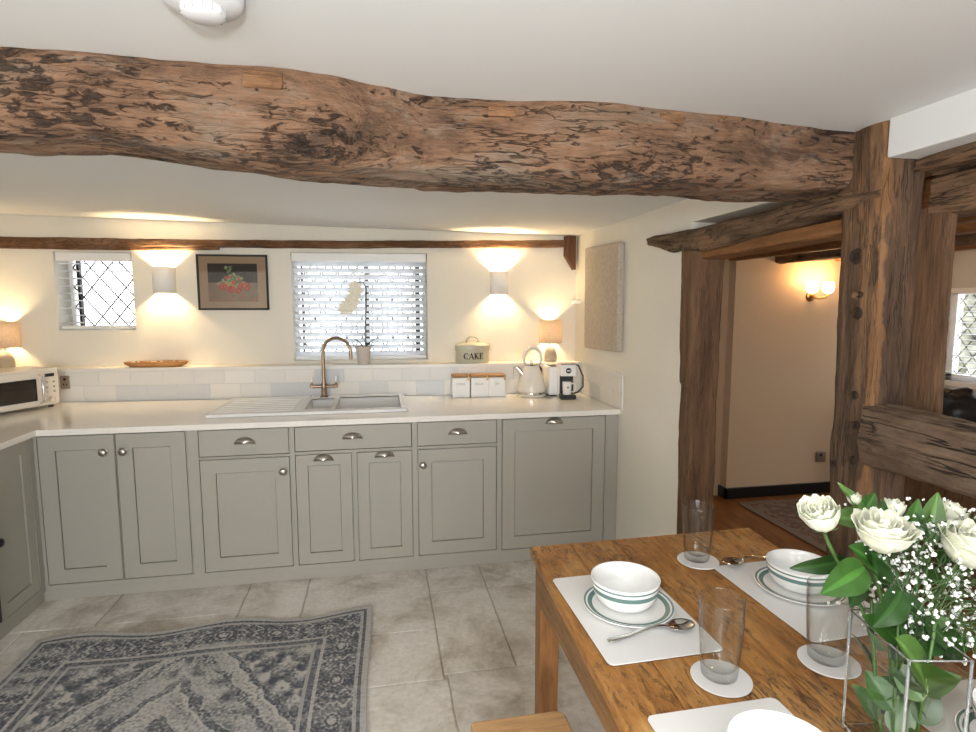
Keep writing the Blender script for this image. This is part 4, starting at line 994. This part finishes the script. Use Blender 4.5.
# ------------------------------------------------------------------ dining table and bench
TZ = .765
tb = thing('dining_table', 'rustic honey-coloured pine table laid for a meal', 'table', (.86, 1.0, 0))
mb = MB(); edges = [0, .17, .36, .52, .70, .86, 1.0]
def edgeL(y): return .438 + (y - .93) * .0375 + .004 * noise.noise(Vector((y * 9, 0, 4)))
def edgeR(y): return 1.268 + (y - 1.59) * .05 + .004 * noise.noise(Vector((y * 9, 5, 4)))
for a, b in zip(edges, edges[1:]):
    n = 60; Y0_, Y1_ = .25, 1.755
    vs = []
    for i in range(n + 1):
        f_ = i / n; 
        for sdx, e in ((0, a), (1, b)):
            yy = Y0_ + (Y1_ + .015 * e - Y0_) * f_; xx = edgeL(yy) + (edgeR(yy) - edgeL(yy)) * e + (.0012 if sdx == 0 else -.0012) * (1 if 0 < e < 1 else 0)
            for z in (TZ - .03, TZ + .0008 * noise.noise(Vector((xx * 5, yy * 2, 0)))): vs.append((xx, yy, z))
    fs = []
    for i in range(n):
        q0 = i * 4; q1 = q0 + 4
        fs += [(q0 + 1, q0 + 3, q1 + 3, q1 + 1), (q0, q1, q1 + 2, q0 + 2), (q0, q0 + 1, q1 + 1, q1), (q0 + 2, q1 + 2, q1 + 3, q0 + 3)]
    fs += [(0, 2, 3, 1), (n * 4, n * 4 + 1, n * 4 + 3, n * 4 + 2)]
    mb.add(vs, fs)
obj('tabletop', mb, M['pine'], tb, world=True, bevel=.003)
# black peg heads and iron hinge edge are left as wood marks
for (x0_, x1_) in ((.475, .497), (1.225, 1.247)): obj('apron', MB().box(x0_, x1_, .33, 1.70, .61, TZ - .031), M['piney'], tb, world=True, bevel=.004)
for (y0_, y1_) in ((1.695, 1.717), (.30, .322)): obj('apron', MB().box(.50, 1.235, y0_, y1_, .61, TZ - .031), M['bench'], tb, world=True, bevel=.004)
for (lx_, ly_) in ((.478, 1.655), (1.19, 1.655), (.478, .29), (1.19, .29)):
    obj('leg', MB().add([(lx_ + a * k, ly_ + b * k, z) for z, k in ((0, .058), (TZ - .031, .066)) for a, b in ((0, 0), (1, 0), (1, 1), (0, 1))], [(3, 2, 1, 0), (4, 5, 6, 7), (0, 1, 5, 4), (1, 2, 6, 5), (2, 3, 7, 6), (3, 0, 4, 7)]), M['pinez'], tb, world=True, bevel=.004)

bn = thing('dining_bench', 'pale wooden bench tucked against the left side of the table', 'bench', (.34, .95, 0))
pl = []
BX0, BX1, BY0, BY1 = .215, .475, .45, 1.405
r_ = .03
for cx_, cy_, a0 in ((BX1 - r_, BY1 - r_, 0), (BX0 + r_ * .4, BY1 - r_ * .4, 90), (BX0 + r_, BY0 + r_, 180), (BX1 - r_, BY0 + r_, 270)):
    rr = r_ * .4 if a0 == 90 else r_
    for k in range(6):
        a = math.radians(a0 + 90 * k / 5); pl.append((cx_ + rr * math.cos(a), cy_ + rr * math.sin(a)))
obj('seat', MB().prism(pl, .42, .452), M['bench'], bn, world=True, bevel=.008)
for lx_ in (.24, .41):
    for ly_ in (.5, 1.33): obj('leg', MB().box(lx_, lx_ + .042, ly_, ly_ + .042, 0, .42), M['pinez'], bn, world=True, bevel=.003)
obj('stretcher', MB().box(.345, .36, .52, 1.35, .14, .18), M['pinez'], bn, world=True)

# ------------------------------------------------------------------ place settings
def rrect(x0, x1, y0, y1, r, n=6):
    pts = []
    for cx_, cy_, a0 in ((x1 - r, y1 - r, 0), (x0 + r, y1 - r, 90), (x0 + r, y0 + r, 180), (x1 - r, y0 + r, 270)):
        for k in range(n + 1):
            a = math.radians(a0 + 90 * k / n); pts.append((cx_ + r * math.cos(a), cy_ + r * math.sin(a)))
    return pts
ZM = TZ + .0012
MT = .004
def placemat(x0, x1, y0, y1, rot, label):
    cx_, cy_ = (x0 + x1) / 2, (y0 + y1) / 2; w, h = (x1 - x0) / 2, (y1 - y0) / 2
    t = thing('placemat', label, 'placemat', (cx_, cy_, ZM), rot, 'white placemats on the dining table')
    obj('cork_backing', MB().prism(rrect(-w, w, -h, h, .015), 0, .0015), plain('cork', (.12, .10, .08), .9), t)
    obj('laminate_top', MB().prism(rrect(-w, w, -h, h, .015), .0015, MT), M['cork'], t, bevel=.0008)
placemat(.475, .758, 1.115, 1.523, .02, 'white placemat at the far left of the table under the nearer bowl and spoon')
placemat(.975, 1.255, 1.11, 1.51, .03, 'white placemat on the far right of the table behind the flowers')
placemat(.488, .77, .56, .955, .01, 'white placemat cut off by the bottom edge of the photo')
placemat(.99, 1.225, .53, .93, 0, 'white placemat at the lower right beyond the vase')
WH = (.97, .97, .96); TE = (.16, .27, .25)
def ringcols(prof, bands):
    cs = []
    for (r0, z0), (r1, z1) in zip(prof, prof[1:]):
        m_ = ((r0 + r1) / 2, (z0 + z1) / 2); cs.append(TE if any(b(m_) for b in bands) else WH)
    return cs
def plate(x, y, z, label, R=.103):
    prof = [(0, .0), (.055, .0), (.060, .003), (R * .86, .010), (R, .0165), (R * .998, .0185), (R * .985, .0184), (R * .972, .018), (R * .930, .0172), (R * .89, .0155), (R * .79, .0125), (R * .74, .010), (.062, .0065), (0, .006)]
    cs = [WH] * (len(prof) - 1); cs[7] = TE; cs[9] = TE
    t = thing('side_plate', label, 'plate', (x, y, z), 0, 'teal-ringed white plates on the table')
    obj('plate_disc', MB().lathe(prof, 64, cols=cs), M['china'], t, smooth=True)
    return t
def bowl(x, y, z, label, R=.073, H=.068):
    prof = [(0, .0), (R * .5, .0), (R * .54, .003), (R * .70, .009), (R * .83, H * .28), (R * .91, H * .48), (R * .935, H * .58), (R * .965, H * .74), (R * .975, H * .84), (R * .982, H * .90), (R * .995, H * .985), (R * .985, H), (R * .965, H * .985),
            (R * .94, H * .8), (R * .87, H * .45), (R * .72, H * .2), (R * .45, H * .08), (0, H * .06)]
    cs = [WH] * (len(prof) - 1); cs[6] = TE; cs[8] = TE
    t = thing('cereal_bowl', label, 'bowl', (x, y, z), 0, 'teal-striped white bowls on the table')
    obj('bowl_shell', MB().lathe(prof, 64, cols=cs), M['china'], t, smooth=True)
    return t
ZP = ZM + MT + .0003
plate(.618, 1.325, ZP, 'white plate with teal rings under the left-hand bowl', .117); bowl(.614, 1.338, ZP + .0068, 'white bowl with teal band on the left-hand plate', .089, .076)
plate(1.125, 1.33, ZP, 'white plate with teal rings under the bowl behind the glass by the vase', .115); bowl(1.128, 1.335, ZP + .0068, 'white bowl with teal band partly behind the white rosebud', .087, .072)
plate(.63, .735, ZP, 'white plate at the very bottom of the photo, mostly out of frame', .107); bowl(.627, .752, ZP + .0068, 'white bowl whose rim just shows at the bottom edge', .087, .072)
plate(1.105, .735, ZP, 'white plate at the right edge beyond the vase', .107); bowl(1.105, .735, ZP + .0068, 'white bowl with teal band cut by the right edge', .087, .072)

def coaster(x, y, label, R=.062):
    t = thing('coaster', label, 'coaster', (x, y, ZM), 0, 'round white coasters')
    obj('cork_backing', MB().lathe([(0, 0), (R, 0), (R, .0015), (0, .0015)], 40), plain('cork', (.12, .10, .08), .9), t)
    obj('laminate_top', MB().lathe([(0, .0015), (R, .0015), (R, .0035), (R - .0006, .0041), (0, .0041)], 40), M['cork'], t)
def tumbler(x, y, label, H=.172, rb=.037, rt=.0465):
    prof = [(0, 0), (rb - .003, 0), (rb, .003), (rb + (rt - rb) * .35, H * .25), (rb + (rt - rb) * .8, H * .6), (rt, H * .985), (rt - .0008, H), (rt - .0016, H * .985), (rb + (rt - rb) * .8 - .0016, H * .6), (rb + (rt - rb) * .35 - .0016, H * .25), (rb - .0025, .024), (rb * .75, .018), (0, .016)]
    t = obj('water_glass', MB().lathe(prof, 64), M['tumbler'], smooth=.9, weld=True); t.location = (x, y, ZM + .0046)
    tag(t, label, 'glass', 'clear tumblers on coasters')
CS = ((.952, 1.555), (.697, 1.032), (.965, 1.04))
for (x, y), l1, l2 in zip(CS, ('round white coaster at the far end of the table under the farthest glass', 'round white coaster under the nearest glass, left of the vase', 'round white coaster partly hidden by the vase'),
                          ('empty tumbler at the far end of the table nearest the doorway', 'empty tumbler in the middle front of the table by the left placemat', 'empty tumbler standing just left of the glass vase')):
    coaster(x, y, l1); tumbler(x, y + .008, l2)

def spoon(x, y, ang, label, L=.215):
    t = thing('dessert_spoon', label, 'spoon', (x, y, ZP), ang, 'steel spoons on the placemats')
    def sp(u, v):
        a = u * 2 * PI; r = v
        px = .036 * r * math.cos(a) * (1.0 if math.cos(a) < 0 else 1); py = .0245 * r * math.sin(a)
        return (px, py, .004 + .010 * r * r - .0)
    obj('spoon_bowl', MB().grid(28, 7, sp), M['chrome'], t, smooth=True, solid=.0014)
    def hn(u, v):
        x_ = -.030 - (L - .03 - .031) * v; w = .0045 + .0055 * v ** 2.2 - (.004 * max(0, (v - .93) / .07)); s = (u - .5) * 2
        z = .0135 + .010 * math.sin(PI * min(1, v * 1.6)) * (1 - v) - .011 * v * v + .001 * (1 - s * s)
        return (x_, w * s, max(z, .002))
    obj('handle', MB().grid(6, 24, hn), M['chrome'], t, smooth=True, solid=.0018)
spoon(.703, 1.212, math.radians(5), 'steel spoon lying below the left-hand bowl', .225)
spoon(1.035, 1.50, math.radians(188), 'steel spoon on the mat edge next to the farthest glass, left of the right-hand bowl', .19)

# ------------------------------------------------------------------ vase and flowers
VC = Vector((.872, .7775, TZ + .0012)); VH = 1.0 - VC.z
R4 = Matrix.Rotation(math.radians(-11.5), 4, 'Z')
vt = thing('flower_vase', 'clear rectangular glass vase holding the flowers on the table', 'vase', tuple(VC))
vt.rotation_euler = (0, 0, math.radians(-11.5))
VX, VY = .050, .076
obj('glass_sides', MB().add([(sx * VX, sy * VY, z) for z in (.0, VH - .002) for sx, sy in ((-1, -1), (1, -1), (1, 1), (-1, 1))], [(i, (i + 1) % 4, 4 + (i + 1) % 4, 4 + i) for i in range(4)]), thin_glass('vase_glass', (.96, .97, .962), 1.6), vt)
obj('glass_base', MB().box(-VX + .001, VX - .001, -VY + .001, VY - .001, 0, .014), M['glass'], vt, bevel=.002)
edge_glass = plain('edge_glass', (.95, .97, .96), .08, spec=.9)
edge_glass.node_tree.nodes['Principled BSDF'].inputs['Transmission Weight'].default_value = .8
for sx, sy in ((-1, -1), (1, -1), (1, 1), (-1, 1)): obj('corner_edge', MB().tube([(sx * (VX - .001), sy * (VY - .001), .003), (sx * (VX - .001), sy * (VY - .001), VH - .002)], .0026, 8), edge_glass, vt, smooth=True)
obj('rim', MB().tube([(-VX, -VY, VH), (VX, -VY, VH), (VX, VY, VH), (-VX, VY, VH), (-VX, -VY, VH)], .0016, 8), edge_glass, vt, smooth=True)

GREEN = (.045, .12, .025); LG = (.10, .24, .05); stemm = plain('rose_stem', (.065, .14, .03), .45)
def rose_head(mb, c, axis, R, openness=1.0, seed=0):
    rr = random.Random(seed); ax = Vector(axis).normalized(); Q = ax.to_track_quat('Z', 'Y').to_matrix().to_4x4(); T4 = Matrix.Translation(c) @ Q
    layers = [(3, .20, 1.10, .08, 0), (4, .36, 1.12, .12, .03), (5, .54, 1.10, .18, .08), (5, .72, 1.06, .24, .18), (5, .88, .98, .34, .35), (5, .98, .90, .55, .6)]
    for li, (n, r0, h, curl, cl) in enumerate(layers):
        if openness < .6 and li > 4: break
        for k in range(n):
            ph = 2 * PI * k / n + li * .7 + rr.uniform(-.15, .15); wd = (1.5 if li < 2 else 2.1) * PI / n * .72
            hh_ = h * rr.uniform(.93, 1.05); rk = r0 * rr.uniform(.93, 1.05)
            def fn(u, v, ph=ph, wd=wd, hh_=hh_, rk=rk, curl=curl, cl=cl, li=li):
                s = (u - .5) * 2; edge = 1 - .28 * s * s - .05 * math.cos(s * 9 + li)
                vv = v * edge
                rad = rk * (math.sin(min(1, vv * 1.25 + .04) * PI / 2) ** .75) * R * (.8 + .25 * openness)
                rad += max(0, vv - .72) ** 1.5 * curl * 3.0 * R * openness * (1 + .5 * abs(s))
                z = R * 1.45 * (vv * hh_) - cl * R * .5 * max(0, vv - .75) * openness - R * .55
                a = ph + s * wd * (.55 + .45 * math.sin(min(1, v * 1.4) * PI / 2))
                rad += .012 * R * math.sin(a * 7 + v * 5) + .02 * R * li * s * .4
                return T4 @ Vector((rad * math.cos(a), rad * math.sin(a), z))
            mb.grid(9, 9, fn)
def rose(c, axis, R, openness, label, leaves, seed, foot=None, name='white_rose', cat='rose'):
    c = Vector(c); foot = Vector(foot or (VC.x + rnd.uniform(-.03, .03), VC.y + rnd.uniform(-.03, .03), VC.z + .02))
    t = thing(name, label, cat, tuple(foot), 0, 'flowers in the glass vase')
    mb = MB(); rose_head(mb, c, axis, R, openness, seed); obj('bloom', mb, M['petal'], t, world=True, smooth=True, solid=.0006)
    ax = Vector(axis).normalized(); base = c - ax * R * .58
    mid = Vector((VC.x + (base.x - VC.x) * .55, VC.y + (base.y - VC.y) * .55, VC.z + VH * .98))
    mid.x = max(VC.x - .038, min(VC.x + .038, mid.x)); mid.y = max(VC.y - .038, min(VC.y + .038, mid.y))
    pts = []
    P = [foot, foot.lerp(mid, .5), mid, base - ax * .035, base]
    for i in range(len(P) - 1):
        p0 = P[max(i - 1, 0)]; p1 = P[i]; p2 = P[i + 1]; p3 = P[min(i + 2, len(P) - 1)]
        for k in range(5):
            s = k / 5; pts.append(.5 * ((2 * p1) + (p2 - p0) * s + (2 * p0 - 5 * p1 + 4 * p2 - p3) * s * s + (3 * p1 - p0 - 3 * p2 + p3) * s ** 3))
    pts.append(P[-1]); obj('stem', MB().tube(pts, .0032 if R > .02 else .0022, 8), stemm, t, world=True, smooth=True)
    mb = MB()
    for k in range(5):
        a = 2 * PI * k / 5 + seed; Q = ax.to_track_quat('Z', 'Y').to_matrix(); out = Q @ Vector((math.cos(a), math.sin(a), .35))
        leaf_grid(mb, aim(base, out), R * .95, R * .3, -.35, col=LG, vein=(.16, .3, .08), nu=3, nv=5)
    obj('sepals', mb, M['leaf'], t, world=True, smooth=True)
    for (p, d, L, W, roll, col) in leaves:
        mb = MB(); leaf_grid(mb, aim(p, d, roll), L, W, .22, .3, col=col, vein=tuple(min(1, q * 1.6) for q in col), nu=10, nv=20, wav=.0012)
        obj('leaf', mb, M['leaf'], t, world=True, smooth=True)
    return t
D1 = (.022, .062, .014); D2 = (.04, .11, .02); D3 = (.085, .165, .04); DP = (.12, .20, .09)
def lf(base, tip, W, roll, col):
    b_, t_ = Vector(base), Vector(tip); d_ = t_ - b_; return (b_, d_, d_.length * 1.05, W, math.copysign(.55 + abs(roll), d_.x), col)
rose((.754, .848, 1.180), (-.45, -.15, .85), .038, .45, 'white rosebud leaning left, leftmost bloom of the bouquet',
     [lf((.823, .86, 1.098), (.727, .86, 1.084), .034, .9, D1), lf((.820, .82, 1.103), (.728, .785, 1.088), .058, .35, D2), lf((.83, .84, 1.08), (.79, .80, 1.05), .04, .2, D1)], 1)
rose((.846, .815, 1.154), (-.04, -.20, 1), .042, .85, 'large open white rose at the centre front of the bouquet',
     [lf((.885, .845, 1.075), (.822, .83, 1.135), .064, .5, D2), lf((.852, .83, 1.065), (.845, .82, 1.13), .06, -.3, D1), lf((.862, .785, 1.075), (.800, .755, 1.035), .055, .5, D1), lf((.803, .735, 1.025), (.882, .715, .935), .062, .25, D3),
      lf((.87, .80, 1.06), (.90, .77, 1.0), .055, .2, D1), lf((.86, .79, 1.045), (.845, .74, .965), .05, .3, D2)], 2)
rose((1.008, .80, 1.122), (.1, -.35, .9), .045, .85, 'open white rose at the right edge of the photo', [lf((.94, .80, .965), (1.03, .78, .975), .05, .2, D1), lf((.95, .82, .955), (1.02, .79, .935), .05, .2, D1), lf((.96, .83, 1.06), (.93, .80, 1.13), .05, .3, D2)], 3)
rose((.955, .90, 1.162), (.05, .05, 1), .024, .45, 'small white bud at the top of the bouquet', [lf((.93, .88, 1.12), (.905, .89, 1.20), .035, 0, D3), lf((.95, .87, 1.10), (.985, .87, 1.19), .04, .5, D2)], 4)
rose((1.060, .88, 1.155), (.35, -.1, .9), .026, .6, 'small white bloom near the right edge above the baby\'s breath', [lf((1.0, .87, 1.11), (1.022, .87, 1.20), .042, .3, D3), lf((1.0, .86, 1.10), (.975, .85, 1.175), .038, .5, D2), lf((1.02, .86, 1.08), (1.07, .86, 1.12), .04, .5, D1)], 5)
rose((.868, .90, 1.190), (-.2, .1, 1), .014, .4, 'tiny pale green bud behind the centre rose', [lf((.885, .88, 1.155), (.812, .88, 1.176), .045, .3, D3), lf((.87, .89, 1.16), (.905, .89, 1.205), .035, .5, D2), lf((.88, .89, 1.17), (.845, .90, 1.225), .022, .5, D3), lf((.91, .88, 1.14), (.93, .89, 1.19), .03, .5, D1)], 6)
# loose leafy stems inside the vase
for k, (dx, dy, lab) in enumerate(((-.03, -.01, 'leafy green stem standing in the left of the vase'), (.02, -.03, 'leafy green stem standing in the front of the vase'), (.03, .02, 'leafy green stem standing in the right of the vase'), (-.025, .05, 'leafy green stem at the back left corner of the vase'), (-.01, -.055, 'leafy green stem at the camera side of the vase'))):
    f0 = Vector((VC.x + dx * .6, VC.y + dy * .6, VC.z + .016)); f1 = Vector((VC.x + dx, VC.y + dy, VC.z + .27))
    t = thing('leafy_stem', lab, 'stem', tuple(f0), 0, 'flowers in the glass vase')
    obj('stem', MB().tube([f0, f0.lerp(f1, .5) + Vector((.004, .003, 0)), f1], .0026, 8), stemm, t, world=True, smooth=True)
    for j in range(5):
        a = j * 2.3 + k; z = .045 + j * .045; p = f0.lerp(f1, z / .27)
        d = Vector((math.cos(a) * (.5 if z < .2 else 1), math.sin(a), .9)); L = .065 if z < .2 else .07
        mb = MB(); leaf_grid(mb, aim(p, d, math.copysign(.8, d.x)), L, .044, .15, .3, col=(DP, D2, D1)[(j + k) % 3], vein=(.2, .32, .14), nu=8, nv=14)
        obj('leaf', mb, M['leaf'], t, world=True, smooth=True)
# gypsophila cloud
gm_ = MB(); fl = MB(); rr = random.Random(5)
def floret(p, r):
    n = 5
    for q in range(5):
        d = Vector((rr.uniform(-1, 1), rr.uniform(-1, 1), rr.uniform(-1, 1))).normalized() * r * .55; pp = Vector(p) + d; s = r * .62
        fl.lathe([(0, -s), (s * .75, -s * .6), (s, 0), (s * .75, s * .6), (0, s)], 5, c=tuple(pp))
clusters = []
for k in range(46):
    u = rr.random(); 
    tgt = Vector((.915 + rr.uniform(-.045, .165), .80 + rr.uniform(-.06, .10), 1.01 + rr.uniform(-.04, .15)))
    if tgt.x < .90 and tgt.z > 1.07: tgt.y += .06
    origin = Vector((VC.x + rr.uniform(-.02, .03), VC.y + rr.uniform(-.02, .03), VC.z + .22))
    midp = origin.lerp(tgt, .55) + Vector((0, 0, .03)); gm_.tube([origin, midp, tgt], .0009, 4)
    for j in range(17):
        e = tgt + Vector((rr.gauss(0, .024), rr.gauss(0, .022), rr.gauss(.004, .022))); b0 = midp.lerp(tgt, rr.uniform(.5, 1))
        gm_.tube([b0, b0.lerp(e, .6) + Vector((0, 0, .004)), e], .0006, 3); floret(e, rr.uniform(.0018, .0050))
gt = thing('babys_breath', 'cloud of tiny white baby\'s breath flowers filling the right of the bouquet', 'flowers', (VC.x, VC.y, VC.z + .22))
o = obj('sprays', gm_, plain('spray_green', (.06, .12, .035), .6), gt, world=True); o['kind'] = 'stuff'
o = obj('florets', fl, plain('floret', (.88, .88, .84), .7), gt, world=True, smooth=True); o['kind'] = 'stuff'
gt['group'] = 'flowers in the glass vase'

# ------------------------------------------------------------------ light
w = bpy.data.worlds.new('World'); bpy.context.scene.world = w; w.use_nodes = True
bg = w.node_tree.nodes['Background']; bg.inputs[0].default_value = (.95, .97, 1, 1); bg.inputs[1].default_value = 5.5
light('AREA', 'rear_soft_fill', (-.25, -2.15, 1.2), 45, (.93, .96, 1), 2.4, rot=(PI / 2, 0, 0), sy=1.2)  # soft fill added behind the camera; no window is known there
light('AREA', 'daylight_far_window', (4.5, 3.4, 1.3), 1.5, (.95, .97, 1), .9, rot=(0, PI / 2, 0), sy=.7)
light('POINT', 'camera_flash', (-.07, -.02, 1.72), 38, (.96, .98, 1), .025)
light('POINT', 'hall_warm_fill', (2.6, 1.6, 1.75), 3.5, (1, .62, .32), .08)  # warm point light added in the hall, without any fitting
light('POINT', 'rear_warm_fill', (-.6, -1.0, 1.3), 12, (1, .80, .58), .12)  # invented warm fill behind the camera, not a known lamp

# ------------------------------------------------------------------ camera
cam = bpy.data.cameras.new('Camera'); co = bpy.data.objects.new('Camera', cam); COL.objects.link(co)
co.location = (0, 0, 1.56); co.rotation_euler = (math.radians(90 - 6.25), 0, math.radians(-10.6))
cam.sensor_width = 36; cam.lens = 575 / 976 * 36; cam.clip_start = .02
sc = bpy.context.scene; sc.camera = co
sc.view_settings.view_transform = 'Standard'; sc.view_settings.look = 'None'; sc.view_settings.exposure = .15; sc.view_settings.gamma = 1
sc.view_settings.use_curve_mapping = False
sc.cycles.max_bounces = 10; sc.cycles.transparent_max_bounces = 12; sc.cycles.transmission_bounces = 10; sc.cycles.use_denoising = True
sc.cycles.sample_clamp_indirect = 6; sc.cycles.caustics_refractive = True; sc.cycles.caustics_reflective = False
